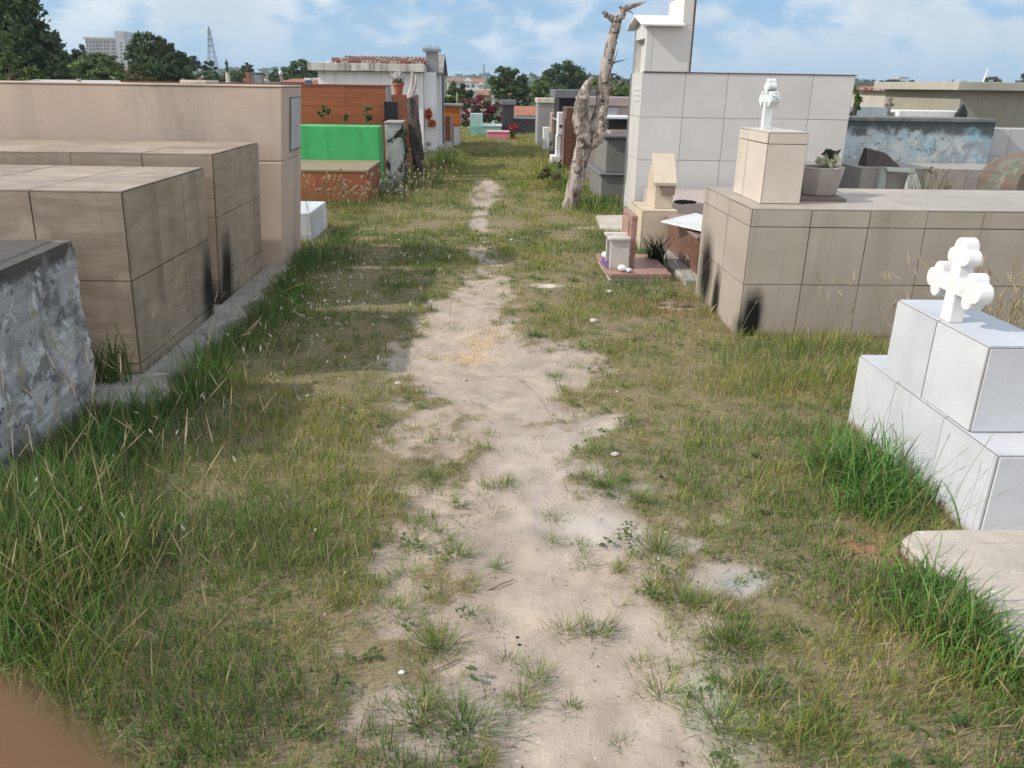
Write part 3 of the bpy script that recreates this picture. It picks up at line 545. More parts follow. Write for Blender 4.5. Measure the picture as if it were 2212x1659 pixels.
def cross(x0, x1, yc, z0, zc, k):
    """budded cross: one outline in the (y, z) plane with three-lobed ends, swept through its thickness"""
    w_ = .034*k; a_ = .126*k; ci = ((a_+.032*k, 0, .043*k), (a_-.006*k, .044*k, .034*k), (a_-.006*k, -.044*k, .034*k))
    def inside(p, q): return any((p-c)**2+(q-d)**2 < r_*r_ for c, d, r_ in ci) or (abs(q) < w_ and p < a_)
    prof = []
    for an in np.linspace(-math.radians(152), math.radians(152), 54):
        r_ = .12*k
        while r_ > .01*k and not inside(a_+r_*math.cos(an), r_*math.sin(an)): r_ -= .0007*k
        prof.append((a_+r_*math.cos(an), r_*math.sin(an)))
    out = [(yc+w_*1.08, z0), (yc+w_, zc-w_)]+[(yc+p, zc+q) for p, q in prof]+[(yc+w_, zc+w_)]+[(yc-q, zc+p) for p, q in prof]+[(yc-w_, zc+w_)]+[(yc-p, zc-q) for p, q in prof]+[(yc-w_, zc-w_), (yc-w_*1.08, z0)]
    return MB().prism(out, 'x', x0, x1)
m_cw = M('weathered_white_paint', (.62, .66, .66), (.5, .55, .55), (8, 8, 8), .6, spots=[((.22, .25, .25), 11, .54, .62), ((.75, .78, .78), 5, .5, .7)])
cross(1.925, 1.985, 5.72, 1.336, 1.535, .66).build('cross', m_cw, pd, bevel=.005)
m_pot = M('stone_planter', (.43, .38, .35), (.35, .31, .28), (5, 5, 5), .8, bump=.2)
single(MB().hexa([(2.14, 5.52, .873), (2.52, 5.52, .873), (2.58, 6.0, .873), (2.14, 6.0, .873)], [(2.14, 5.52, .889), (2.52, 5.52, .889), (2.58, 6.0, .889), (2.14, 6.0, .889)]), 'tray', M('brown_tray', (.2, .15, .13)), (2.35, 5.75, .873), 'thin brown tile tray lying under the octagonal planter', 'tray')
r = thing('planter', 'octagonal stone planter with wilted pale flowers on brown tray', 'planter', (2.42, 5.8, .89))
n = 8; a0 = math.pi/8
def ng(rr, z): return [(2.42+rr*math.cos(a0+2*math.pi*k/n), 5.8+rr*math.sin(a0+2*math.pi*k/n), z) for k in range(n)]
mb = MB().hexa(ng(.13, .891), ng(.165, 1.07)); R1, R2, R3 = ng(.165, 1.071), ng(.165, 1.085), ng(.145, 1.085)
mb.add(R1+R2+R3+ng(.14, 1.075), [(i, (i+1) % n, n+(i+1) % n, n+i) for i in range(n)]+[(n+i, n+(i+1) % n, 2*n+(i+1) % n, 2*n+i) for i in range(n)]+[(2*n+i, 2*n+(i+1) % n, 3*n+(i+1) % n, 3*n+i) for i in range(n)])
mb.build('pot', m_pot, r, bevel=.004); MB().lathe((2.42, 5.8, 1.0725), [(.138, 0), (.1, .006)], 12).build('soil', M('dark_soil', (.05, .04, .03)), r)
leaves(MB(), (2.47, 5.8, 1.12), (.1, .1, .045), 90, .03).build('flowers', leafmat('cream_flower', (.62, .6, .34), (.5, .52, .4), .3), r)
leaves(MB(), (2.48, 5.8, 1.16), (.03, .03, .05), 14, .05).build('leaf', leafmat('dark_leaf', (.03, .035, .025), (.06, .06, .04), .2), r)

# white stepped tomb with the budded cross, and its slab
m_wt = M('white_marbled_tile', (.53, .55, .585), (.47, .485, .52), (3, 3, 5), .28, island=.07, mould=(-.06, .17, (.30, .25, .19)), streak=((.40, .41, .42), .35, 9), contrast=(.35, .7), spots=[((.44, .45, .47), 14, .62, .72)])
m_wj = M('brown_grey_joint', (.2, .175, .16))
r = thing('stepped_tomb', 'white tiled stepped tomb topped with a white budded cross', 'tomb', (2.1, 3.0, 0))
mb = tiled(MB(), (1.85, 2.9, 2.5, 3.62, -.05, .375), [1.85, 2.05, 2.6, 2.9], [2.5, 2.85, 3.25, 3.62], [-.05, .375]); mb.build('lower_step', [m_wj, m_wt], r)
mb = tiled(MB(), (1.858, 2.12, 2.70, 3.38, .384, .72), [1.858, 2.12], [2.70, 3.05, 3.38], [.384, .72]); mb.build('upper_step', [m_wj, m_wt], r)
cross(1.868, 1.928, 3.035, .727, .876, .95).build('cross', m_whitep, r, bevel=.006)
sl = MB(); P_ = [(1.52, 2.44), (1.60, 2.5), (2.2, 2.52), (3.4, 2.5), (3.4, 1.2), (2.0, 1.3), (1.66, 1.55), (1.57, 1.85), (1.62, 2.1), (1.53, 2.28)]
sl.prism(P_, 'z', -.08, .075)
m_sl = M('pale_worn_concrete', (.47, .43, .38), (.37, .34, .3), (6, 6, 6), .9, bump=.5, bscale=50, spots=[((.72, .7, .67), 16, .64, .68), ((.2, .18, .15), 5, .62, .75)])
single(sl, 'concrete_slab', m_sl, (2., 2., 0), 'worn pale concrete slab flecked with wax before white stepped tomb', 'slab', bevel=.015)
m_pot2 = M('black_plastic', (.02, .02, .02), rough=.4)
single(MB().lathe((1.93, 2.17, .076), [(.05, 0), (.06, .09), (.065, .09), (.065, .1), (.055, .1), (.05, .03)], 18), 'pot', m_pot2, (1.93, 2.17, .076), 'small black plastic pot on the worn concrete slab', 'pot')

# second row on the right
m_blue = M('mouldy_blue_paint', (.33, .42, .46), (.40, .44, .45), (3, 3, 2.5), .85, contrast=(.4, .6), bump=.4, spots=[((.20, .43, .55), 1.15, .5, .6), ((.26, .31, .335), 2.1, .45, .64), ((.46, .48, .48), 6, .52, .62), ((.18, .21, .225), 8., .52, .64), ((.50, .52, .52), 15, .57, .66)], mould=(1.26, .75, (.07, .085, .09)))
r = thing('wall_tomb', 'pale blue painted wall tomb mottled with black mould', 'wall tomb', (6., 12., 0))
MB().box(4.6, 7.28, 11.6, 12.3, -.1, 1.2).build('body', m_blue, r, bevel=.01); MB().box(4.6, 7.3, 11.58, 12.32, 1.201, 1.245).build('coping', M('mouldy_coping', (.17, .19, .19), (.1, .11, .11), (5, 5, 5), .9), r)
m_gt = M('grey_beige_tile', (.37, .34, .32), (.31, .285, .27), (3, 3, 3), .4, island=.12)
r = thing('tiled_tomb', 'low grey beige tiled tomb in front of the blue wall', 'tomb', (5.8, 11., 0))
mb = tiled(MB(), (4.98, 7.6, 10.6, 11.57, -.1, .63), [4.98, 5.3, 5.85, 6.4, 7.0, 7.6], [10.6, 11.1, 11.57], [-.1, .3, .63], top=True, sides=('xm', 'ym')); mb.build('body', [m_joint, m_gt], r)
r = thing('plaque', 'fallen dark brown plaque propped on grey beige tomb', 'plaque', (5.35, 10.95, .64))
MB().hexa([(5.17, 10.9, .64), (5.42, 10.88, .64), (5.62, 10.85, .64), (5.6, 11.15, .64), (5.17, 11.15, .64)], [(5.17, 10.95, .87), (5.40, 10.95, .82), (5.45, 10.95, .80), (5.45, 11.05, .80), (5.17, 11.05, .87)]).build('slab', M('dark_brown_stone', (.10, .075, .065), (.05, .04, .036), (12, 12, 12), .6), r)
r = thing('frame', 'tilted pale grey open frame leaning on grey beige tomb', 'frame', (5.4, 10.45, .4)); m_fr = M('pale_green_grey', (.42, .46, .44), (.36, .4, .38))
MB().hexa([(5.17, 10.5, -.05), (5.33, 10.5, -.05), (5.33, 10.59, -.05), (5.17, 10.59, -.05)], [(5.2, 10.5, .67), (5.26, 10.5, .665), (5.26, 10.59, .665), (5.2, 10.59, .67)]).build('left_panel', m_fr, r)
MB().hexa([(5.26, 10.45, .62), (5.6, 10.44, .60), (5.6, 10.52, .60), (5.26, 10.52, .62)], [(5.22, 10.45, .67), (5.6, 10.44, .645), (5.6, 10.52, .645), (5.22, 10.52, .67)]).build('top_bar', m_fr, r)
MB().hexa([(5.52, 10.4, -.05), (5.95, 10.36, -.05), (5.95, 10.43, -.05), (5.52, 10.48, -.05)], [(5.55, 10.45, .64), (5.62, 10.45, .64), (5.62, 10.5, .64), (5.55, 10.5, .64)]).build('right_panel', m_fr, r)
m_dome = M('mossy_vault', (.16, .12, .10), (.10, .085, .07), (6, 6, 6), .9, bump=.6, spots=[((.12, .2, .17), 3, .52, .65), ((.3, .2, .17), 4, .58, .72)])
r = thing('vault_tomb', 'mossy brown vaulted tomb with a rounded back at right edge', 'tomb', (5.8, 8.5, 0))
pr = [(5.66, -.1), (5.64, .68)]+[(6.2-.56*math.cos(a), .71+.28*math.sin(a)) for a in np.linspace(.25, math.pi/2, 7)]+[(8., .99), (8., -.1)]
MB().prism(pr, 'y', 8.4, 9.1).build('vault', m_dome, r, bevel=.01)
MB().box(5.95, 7.6, 7.9, 8.39, -.1, .66).build('ledge', M('blue_white_slab', (.42, .5, .53), (.34, .42, .45)), r, bevel=.01)
m_olive = M('olive_grey_render', (.30, .285, .23), (.26, .245, .20), (2, 2, 2), .85, streak=((.2, .19, .15), .4))
r = thing('mausoleum', 'flat roofed olive grey mausoleum at the far right', 'mausoleum', (11., 16.5, 0))
MB().box(8.65, 16., 15., 17.9, -.1, 1.63).build('wall', m_olive, r, bevel=.01); MB().box(8.45, 16.2, 14.8, 18.1, 1.631, 1.775).build('roof_slab', M('grey_roof_slab', (.38, .36, .31), (.32, .3, .26), (2, 2, 2), .85), r, bevel=.01)
single(MB().tube([(10.2, 17, 1.776), (10.25, 17, 2.05)], [.018, .012], 8), 'pipe', m_whitep, (10.2, 17, 1.776), 'thin white pipe sticking up from the olive mausoleum roof', 'pipe')
mb = tiled(MB(), (7.25, 12., 11.75, 12.3, -.1, 1.1), cuts(7.25, 12., 7.62, .5), None, [-.1, .35, .73, 1.1], sides=('ym', 'xm')); single(mb, 'tiled_tomb', [m_gj, M('pale_lilac_tile', (.46, .45, .47), (.4, .39, .41), (3, 3, 3), .4, island=.1)], (9.5, 12., 0), 'pale lilac tiled tomb beside the mouldy blue wall', 'tomb')
single(MB().box(7.1, 8.3, 14.1, 14.75, -.1, 1.29), 'tomb', m_whitep, (7.7, 14.4, 0), 'white flat topped tomb in front of the olive mausoleum', 'tomb', bevel=.01)
mb = tiled(MB(), (5.6, 7.0, 14.2, 15., -.1, 1.33), cuts(5.6, 7., 5.6, .35), None, [-.1, .6, 1.0, 1.33], sides=('ym', 'xm')); single(mb, 'tiled_tomb', [m_gj, M('blue_grey_tile', (.36, .41, .44), (.31, .36, .39), (3, 3, 3), .4, island=.1)], (6.3, 14.6, 0), 'blue grey tiled tomb behind the mouldy blue wall', 'tomb')
m_gcr = M('grey_weathered_cross', (.25, .23, .21), (.15, .14, .13), (12, 12, 12), .9)
mb = MB().box(6.34, 6.39, 12.96, 13.01, -.1, 1.49).box(6.29, 6.44, 12.966, 13.004, 1.37, 1.42).box(6.325, 6.405, 12.963, 13.007, 1.47, 1.505); single(mb, 'cross', m_gcr, (6.36, 13, 0), 'small weathered grey cross standing behind the blue wall', 'cross', bevel=.01)
mb = MB().hexa([(8.04, 13.9, 1.26), (8.2, 13.9, 1.26), (8.2, 14.0, 1.26), (8.04, 14.0, 1.26)], [(8.10, 13.93, 1.40), (8.13, 13.93, 1.40), (8.13, 13.97, 1.40), (8.10, 13.97, 1.40)]).box(8.06, 8.18, 13.88, 14.05, -.1, 1.258); single(mb, 'headstone', m_dark, (8.12, 14, 0), 'small dark triangular headstone in front of the white tomb', 'headstone')
r = thing('house', 'pale rendered low house with brick patch beside olive mausoleum', 'house', (9., 22., 0))
m_pal = M('pale_render', (.45, .41, .36), (.38, .35, .31), (2, 2, 2), .85); m_ob = M('hollow_brick', (.36, .15, .08), (.28, .11, .06), (4, 4, 14), .9)
mb = MB(); a = at(1915, 196, 20); b_ = at(1990, 190, 20); mb.box(a.x, b_.x+1.5, 20, 24, -.1, a.z).build('wall', m_pal, r); MB().box(a.x+.45, b_.x+1.5, 19.985, 20, 1.0, a.z-.05).build('brick_patch', m_ob, r)
MB().box(a.x-.15, b_.x+1.6, 19.8, 24.2, a.z+.001, a.z+.06).build('roof', m_roof, r)

# ------------------------------------------------------------------ dead trees
m_bark = M('bleached_bark', (.37, .33, .30), (.165, .138, .12), (17, 17, 3), .9, bump=.7, bscale=34, bdist=.03, contrast=(.44, .58), spots=[((.06, .045, .037), 13, .53, .6), ((.46, .41, .37), 8, .55, .66), ((.22, .13, .08), 6, .6, .7)])
m_bark2 = M('dark_bark', (.13, .11, .10), (.06, .05, .045), (16, 16, 4), .95, bump=1., bscale=30, bdist=.05, contrast=(.42, .58), spots=[((.25, .22, .2), 9, .56, .66)])
m_wood = M('bare_grey_wood', (.52, .48, .45), (.36, .32, .3), (12, 12, 1.5), .8, bump=.5)
def limb(name, path, Y, mat, parent, seg=18, jit=.045):
    pts = []; rad = []
    P_ = [at(p[0], p[1], Y+(p[3] if len(p) > 3 else 0)) for p in path]
    for i in range(len(P_)-1):
        for k in range(7):
            q = k/7; pts.append(P_[i].lerp(P_[i+1], q)+Vector((random.uniform(-.003, .003), random.uniform(-.004, .004), 0))); rad.append((path[i][2]*(1-q)+path[i+1][2]*q)*Y/1760.*random.uniform(.97, 1.03))
    pts.append(P_[-1]); rad.append(path[-1][2]*Y/1760.)
    return MB().tube(pts, rad, seg, jit=jit).build(name, mat, parent, smooth=True)
r = thing('dead_tree', 'bleached forked dead tree trunk leaning beside grey granite tomb', 'dead tree', (1.2, 11.05, 0))
limb('trunk', [(1228, 462, 20), (1236, 430, 17), (1244, 390, 17), (1252, 350, 16.5), (1262, 315, 18.5), (1275, 290, 19), (1290, 268, 17), (1299, 240, 14.5), (1301, 215, 14), (1304, 185, 13), (1309, 150, 12), (1315, 118, 11.5), (1322, 85, 11), (1331, 55, 10), (1335, 38, 9)], 11.05, m_bark, r)
limb('branch', [(1268, 312, 18), (1261, 287, 18), (1254, 262, 18), (1256, 230, 15.5), (1263, 198, 12), (1272, 179, 8), (1281, 166, 2)], 11.0, m_bark, r)
limb('knot', [(1272, 318, 10), (1290, 298, 14), (1299, 283, 11), (1299, 262, 8)], 10.98, m_bark, r, jit=.12)
limb('branch', [(1334, 50, 8), (1322, 40, 7), (1313, 34, 5), (1306, 27, 4), (1300, 28, 1.5)], 11.05, m_bark, r, 8)
limb('branch', [(1308, 38, 3), (1307, 27, 3), (1301, 25, 1)], 11.05, m_bark, r, 6)
limb('branch', [(1333, 46, 9), (1343, 30, 8), (1350, 18, 6), (1366, 13, 5), (1380, 9, 3), (1395, 4, 1.2)], 11.05, m_bark, r, 8, .2)
limb('branch', [(1343, 34, 4), (1345, 22, 4), (1338, 14, 2)], 11.05, m_bark, r, 6, .2)
limb('branch', [(1306, 200, 9), (1320, 190, 5), (1336, 180, 3), (1352, 172, 1.5)], 11.05, m_bark, r, 7, .15)
for p in ([(1318, 110, 3), (1326, 102, 1.6), (1334, 92, .8)], [(1316, 140, 2.5), (1328, 135, 1.5), (1342, 131, 1), (1350, 129, .6)], [(1314, 155, 2.5), (1322, 143, 1.5), (1330, 125, .9), (1334, 108, .5)], [(1314, 160, 2), (1326, 160, 1.2), (1335, 164, .6)], [(1350, 22, 2), (1360, 24, 1.2), (1368, 30, .6)], [(1312, 172, 2), (1318, 165, 1.5), (1334, 158, .6)]):
    limb('twig', p, 11.05, m_bark2, r, 5)
r = thing('dead_tree', 'dark dead tree stump with pale split top in front of mausoleum', 'dead tree', (-1.15, 14.3, 0))
limb('trunk', [(908, 398, 17), (907, 375, 13.5), (903, 335, 13), (898, 295, 13), (893, 255, 12.5), (888, 225, 11), (886, 210, 9)], 14.3, m_bark2, r)
limb('branch', [(886, 222, 8), (886, 205, 6.5), (890, 185, 5), (891, 165, 3.4), (890, 148, 1.5)], 14.3, m_wood, r, 8)
limb('branch', [(886, 212, 7), (891, 200, 6), (896, 185, 4.5), (899, 172, 3.6), (897, 163, 2), (895, 160, 1)], 14.3, m_wood, r, 8)

# ------------------------------------------------------------------ living trees and bushes
m_lf = {'dark': leafmat('dark_green_leaf', (.048, .086, .04), (.115, .165, .07)), 'mid': leafmat('mid_green_leaf', (.07, .115, .042), (.125, .18, .07)),
        'light': leafmat('light_green_leaf', (.09, .145, .04), (.16, .22, .07)), 'pine': leafmat('pine_needle', (.022, .045, .026), (.05, .08, .04)), 'dry': leafmat('dry_leaf', (.10, .10, .05), (.17, .14, .07))}
m_tk = M('trunk_bark', (.11, .085, .065), (.06, .05, .04), (6, 6, 2), .9, bump=.5)
def crown(blobs, n, size, mat, name, parent, shell=.6):
    """leaf sprays in clumps: each blob carries its own small clumps so the outline breaks up"""
    A = RNG; tot = sum(b[3]*b[5] for b in blobs); V = []
    for (cx, cy, cz, rx, ry, rz) in blobs:
        m = int(n*rx*rz/tot); nc = max(6, m//38)
        d = A.normal(size=(nc, 3)); d /= np.linalg.norm(d, axis=1)[:, None]; cc = d*(shell+(1.02-shell)*A.random((nc, 1))**.7)
        idx = A.integers(0, nc, m); sub = A.normal(size=(m, 3))*np.array([.13, .13, .1])
        V.append(np.array([cx, cy, cz])+(cc[idx]+sub)*np.array([rx, ry, rz]))
    p = np.concatenate(V); m = len(p)
    a = A.normal(size=(m, 3)); a /= np.linalg.norm(a, axis=1)[:, None]; e = np.cross(a, A.normal(size=(m, 3))); e /= np.linalg.norm(e, axis=1)[:, None]
    s_ = size*A.uniform(.6, 1.4, (m, 1)); q = np.stack([p-a*s_, p+e*s_*.5+a*s_*.1, p+a*s_, p-e*s_*.5+a*s_*.1], 1).reshape(-1, 3)
    return qmesh(name, q, mat, parent)
def qmesh(name, q, mat, parent):
    L = ORG[parent.name] if parent else Vector(); q = q-np.array(L)
    me = bpy.data.meshes.new(name); k = len(q); me.vertices.add(k); me.vertices.foreach_set('co', q.ravel().astype(np.float32))
    me.loops.add(k); me.loops.foreach_set('vertex_index', np.arange(k, dtype=np.int32)); me.polygons.add(k//4); me.polygons.foreach_set('loop_start', np.arange(0, k, 4, dtype=np.int32)); me.update(calc_edges=True)
    me.materials.append(mat); o = bpy.data.objects.new(name, me); put(o, parent); return o
def tree(name, label, cat, Y, blobs, kind, n, size, group=None, trunk=True, dy=.8):
    """blobs given as photo ellipses (cx, cy, rx, ry) at depth Y"""
    u = Y/1760.; bs = []
    for (px, py, rx, ry) in blobs:
        c = at(px, py, Y+random.uniform(-.3, .3)*rx*u); bs.append((c.x, c.y, c.z, rx*u, rx*u*dy, ry*u))
    bx, by = bs[0][0], bs[0][1]; zb = float(terrain(bx, by)); low = min(b[2] for b in bs)
    r = thing(name, label, cat, (bx, by, zb), group)
    crown(bs, n, size*u, m_lf[kind], 'crown', r)
    tb = MB(); top = max(bs, key=lambda b: b[2]); R = max(.05, sum(b[3] for b in bs)/len(bs)*.09)
    tb.tube([(bx, by, zb-.2), (bx+.02, by, zb*.5+low*.5), (bx, by, low)], [R*1.3, R, R*.8], 8)
    for b_ in bs:
        c0 = Vector((bx, by, low-.1*R)); c1 = Vector(b_[:3]); tb.tube([c0, c0.lerp(c1, .5)+Vector((0, 0, .05*(c1-c0).length)), c1+Vector((0, 0, b_[5]*.5))], [R*.7, R*.45, R*.12], 6)
    tb.build('trunk', m_tk, r); return r
tree('broadleaf_tree', 'tall dark dense tree at the left edge behind the pink wall', 'tree', 34, [(10, 40, 70, 60), (-50, 0, 90, 70), (30, 110, 75, 60), (85, 130, 50, 45), (-40, 110, 90, 70), (55, 70, 45, 40), (40, -10, 40, 35), (100, 160, 55, 30), (0, 165, 90, 30)], 'dark', 17000, 7)
tree('broadleaf_tree', 'thin feathery tree overhanging beside the dark left edge tree', 'tree', 36, [(115, 95, 30, 28), (135, 115, 25, 25), (90, 85, 30, 25), (105, 140, 40, 30)], 'dark', 1700, 5)
tree('climbing_shrub', 'yellow green creeper foliage hanging on the dark left tree', 'creeper', 31.5, [(8, 95, 14, 30), (18, 135, 18, 22), (55, 155, 26, 18), (15, 165, 30, 16), (80, 160, 22, 16)], 'light', 1500, 5)
tree('cypress', 'dark narrow conifer left of the apartment block, shorter one', 'conifer', 150, [(166, 125, 8, 18), (166, 112, 4, 10)], 'pine', 700, 3.2)
tree('cypress', 'dark narrow conifer touching the apartment block left end', 'conifer', 150, [(179, 124, 9, 20), (178, 110, 5, 11)], 'pine', 800, 3.2)
tree('bush', 'bright green bushy tree in front of the apartment block', 'tree', 44, [(190, 160, 50, 26), (235, 168, 38, 20), (155, 168, 30, 18), (225, 140, 28, 16)], 'light', 4200, 4.4)
tree('bush', 'mid green leafy mass just below the apartment block', 'tree', 60, [(210, 136, 36, 18), (245, 140, 26, 16), (180, 145, 26, 16)], 'mid', 2200, 4)
tree('broadleaf_tree', 'dark rounded tall tree to the right of apartment block', 'tree', 52, [(322, 100, 30, 27), (300, 125, 28, 25), (352, 125, 28, 26), (375, 130, 25, 28), (340, 150, 48, 30), (392, 155, 28, 24), (330, 88, 16, 15), (385, 168, 36, 14), (290, 165, 26, 16)], 'dark', 9500, 4.6)
tree('bush', 'olive brown dry bush at the foot of the dark rounded tree', 'bush', 46, [(285, 172, 32, 12), (310, 168, 20, 12)], 'dry', 700, 4)
tree('pine_tree', 'flat topped umbrella pine between rounded tree and lattice pylon', 'pine tree', 110, [(404, 132, 24, 10), (420, 140, 16, 9), (392, 140, 18, 9)], 'pine', 1500, 3.6)
tree('pine_tree', 'small dark round pine in front of the lattice pylon', 'pine tree', 120, [(452, 143, 13, 10), (446, 150, 10, 8), (459, 151, 10, 7)], 'pine', 900, 3.4)
tree('broadleaf_tree', 'low light green tree row behind the tall statue', 'tree', 95, [(470, 165, 26, 10), (505, 164, 24, 10), (440, 164, 20, 9), (530, 168, 18, 10)], 'mid', 2000, 3.6)
tree('broadleaf_tree', 'dark tree with pointed top behind the brick chimney', 'tree', 105, [(535, 155, 16, 13), (518, 160, 17, 11), (552, 168, 18, 12), (534, 146, 7, 8)], 'dark', 1900, 3.6)
tree('broadleaf_tree', 'small dark tree right of the sky gap in middle distance', 'tree', 120, [(594, 160, 8, 8), (588, 168, 10, 7), (600, 169, 10, 7)], 'dark', 700, 3.4)
tree('broadleaf_tree', 'wide green tree left of the white mausoleum', 'tree', 80, [(650, 148, 26, 16), (628, 155, 18, 14), (675, 156, 18, 15), (648, 168, 40, 14), (690, 168, 14, 14)], 'mid', 3600, 3.8)
tree('broadleaf_tree', 'leafy pine like tree above the bougainvillea', 'tree', 56, [(1085, 165, 22, 18), (1110, 172, 24, 20), (1075, 185, 20, 18), (1100, 200, 34, 20), (1125, 195, 18, 18), (1083, 155, 10, 8), (1120, 225, 22, 12)], 'dark', 5200, 4)
tree('broadleaf_tree', 'large domed dark green tree in the middle behind black tomb', 'tree', 75, [(1222, 162, 36, 26), (1195, 175, 28, 24), (1245, 178, 20, 26), (1215, 195, 48, 22), (1168, 190, 20, 16)], 'dark', 7500, 3.8)
tree('broadleaf_tree', 'light green lower tree left of the large domed tree', 'tree', 66, [(1165, 192, 22, 18), (1150, 205, 20, 16), (1180, 212, 24, 14)], 'light', 2000, 3.8)
tree('bush', 'bright green bush seen between dead tree and niche wall', 'bush', 42, [(1340, 200, 30, 28), (1355, 215, 24, 24), (1325, 222, 26, 20), (1300, 190, 22, 20)], 'light', 2600, 4)
tree('broadleaf_tree', 'dark tree top peeking over the bright bush by niche wall', 'tree', 90, [(1335, 178, 16, 12), (1350, 185, 14, 14), (1275, 185, 20, 14)], 'dark', 1100, 3.8)
tree('bush', 'green bush left of orange niche tomb behind mausoleum porch', 'bush', 48, [(985, 192, 18, 14), (1000, 205, 22, 14)], 'dark', 1400, 4)
tree('bush', 'yellow green hedge behind the orange niche tomb', 'bush', 36, [(985, 215, 22, 10), (970, 220, 18, 10)], 'light', 1000, 4)
tree('shrub', 'yellowing leafy shrub at the right end of the niche wall', 'shrub', 13, [(1852, 200, 9, 22), (1846, 240, 10, 22), (1858, 225, 7, 10)], 'light', 380, 4.5)
tree('broadleaf_tree', 'dark hilltop grove below the water tower at far right', 'tree', 190, [(1900, 184, 20, 8), (1930, 182, 20, 9), (1965, 183, 16, 9), (1880, 190, 12, 6), (1945, 192, 40, 6)], 'dark', 2800, 3.2)
tree('broadleaf_tree', 'dark distant crown over the right of the olive mausoleum', 'tree', 160, [(2140, 174, 16, 6), (2155, 178, 14, 6)], 'dark', 700, 3.2)
tree('broadleaf_tree', 'dark distant crown cut by the right photo edge', 'tree', 160, [(2212, 172, 9, 14), (2225, 176, 16, 14)], 'dark', 600, 3.2)
r = thing('bougainvillea', 'magenta flowering bougainvillea behind the teal tomb', 'flowering shrub', (0, 33, 0))
u = 33/1760.; bl = [(*at(px, py, 33), rx*u, rx*u*.8, ry*u) for px, py, rx, ry in ((1010, 245, 28, 26), (1040, 235, 30, 26), (1065, 255, 22, 26), (1030, 262, 40, 18))]
crown(bl, 2600, 3.4*u, m_lf['dark'], 'foliage', r)
fl = [(*at(px, py, 32.6), rx*u, rx*u*.8, ry*u) for px, py, rx, ry in ((1038, 222, 20, 12), (1005, 228, 16, 14), (1050, 240, 14, 12), (1072, 232, 14, 14), (1018, 245, 12, 10), (1078, 250, 8, 10), (1000, 250, 10, 12), (1045, 252, 10, 6))]
crown(fl, 1500, 2.6*u, leafmat('magenta_bract', (.26, .03, .09), (.20, .045, .075), .3), 'flowers', r)
for lab, px, py, Y, rx, ry in (('leafy weed growing at the left foot of brown plank wall', 700, 246, 14.6, 12, 14), ('small weed growing at the middle of brown plank wall', 745, 252, 14.6, 6, 7), ('tall leafy weed growing near the right end of brown plank wall', 793, 243, 14.6, 13, 18)):
    uu = Y/1760.; c = at(px, py, Y); r = thing('weed', lab, 'weed', (c.x, c.y, .96), 'weeds along the brown plank wall'); crown([(*c, rx*uu, rx*uu*.6, ry*uu)], 130, 4*uu, m_lf['mid'], 'foliage', r); MB().tube([(c.x, c.y, 0.), (c.x, c.y, c.z)], [.01, .004], 5).build('stem', m_stem, r)
r = thing('vine', 'dark straggling vine clinging to stained block beside green tomb', 'vine', (-1.37, 13.7, 0)); crown([(-1.36, 13.75, .75, .04, .22, .2), (-1.36, 13.9, .5, .04, .2, .25)], 260, .03, m_lf['dark'], 'foliage', r)
r = thing('bush', 'pale grey leafed bush at the foot of the stained block', 'bush', (-1.45, 12.4, 0)); crown([(-1.45, 12.4, .12, .2, .18, .12)], 420, .025, leafmat('silver_leaf', (.3, .32, .29), (.42, .43, .4), .3), 'foliage', r)
r = thing('shrub', 'pale twiggy shrub before the white mausoleum step', 'shrub', (-1.1, 18.2, 0)); crown([(-1.15, 18.2, .22, .35, .3, .22), (-.85, 18.5, .15, .25, .25, .15)], 900, .03, leafmat('ashen_leaf', (.22, .21, .2), (.34, .32, .3), .3), 'foliage', r)
r = thing('shrub', 'grey green weed clump left of the forked dead tree foot', 'shrub', (1.2, 13.6, 0)); crown([(1.15, 13.6, .2, .22, .2, .22)], 420, .035, m_lf['dry'], 'foliage', r)
r = thing('pot_plant', 'dark spiky plant at the back of pink granite ledger', 'plant', (1.62, 7.35, .05))
mb = MB()
for k in range(90):
    a = random.uniform(0, 6.28); L = random.uniform(.14, .34); l = random.uniform(.05, .4); p0 = Vector((1.62+random.gauss(0, .04), 7.35+random.gauss(0, .05), .0)); d = Vector((math.cos(a)*l, math.sin(a)*l, 1)).normalized()
    mb.tube([p0, p0+d*L*.6, p0+d*L+Vector((math.cos(a), math.sin(a), -.3))*L*.2], [.005, .004, .001], 4, cap=False)
mb.build('leaves', leafmat('blackish_leaf', (.012, .022, .014), (.03, .05, .025), .2), r)
r = thing('weed', 'dry brown twiggy weed growing behind the big greige tomb', 'weed', (5.1, 9.1, 0)); mb = MB()
for k in range(70):
    a = random.uniform(0, 6.28); L = random.uniform(.5, .85); p0 = Vector((5.1+random.gauss(0, .1), 9.1+random.gauss(0, .1), 0)); d = Vector((math.cos(a)*.28, math.sin(a)*.28, 1)).normalized()
    mb.tube([p0, p0+d*L*.6, p0+d*L+Vector((math.cos(a), math.sin(a), 0))*.08], [.004, .003, .002], 4, cap=False)
mb.build('stems', leafmat('dry_stem', (.2, .17, .09), (.12, .12, .05), .2), r); crown([(5.1, 9.1, .6, .2, .2, .2)], 160, .018, m_lf['dry'], 'foliage', r)

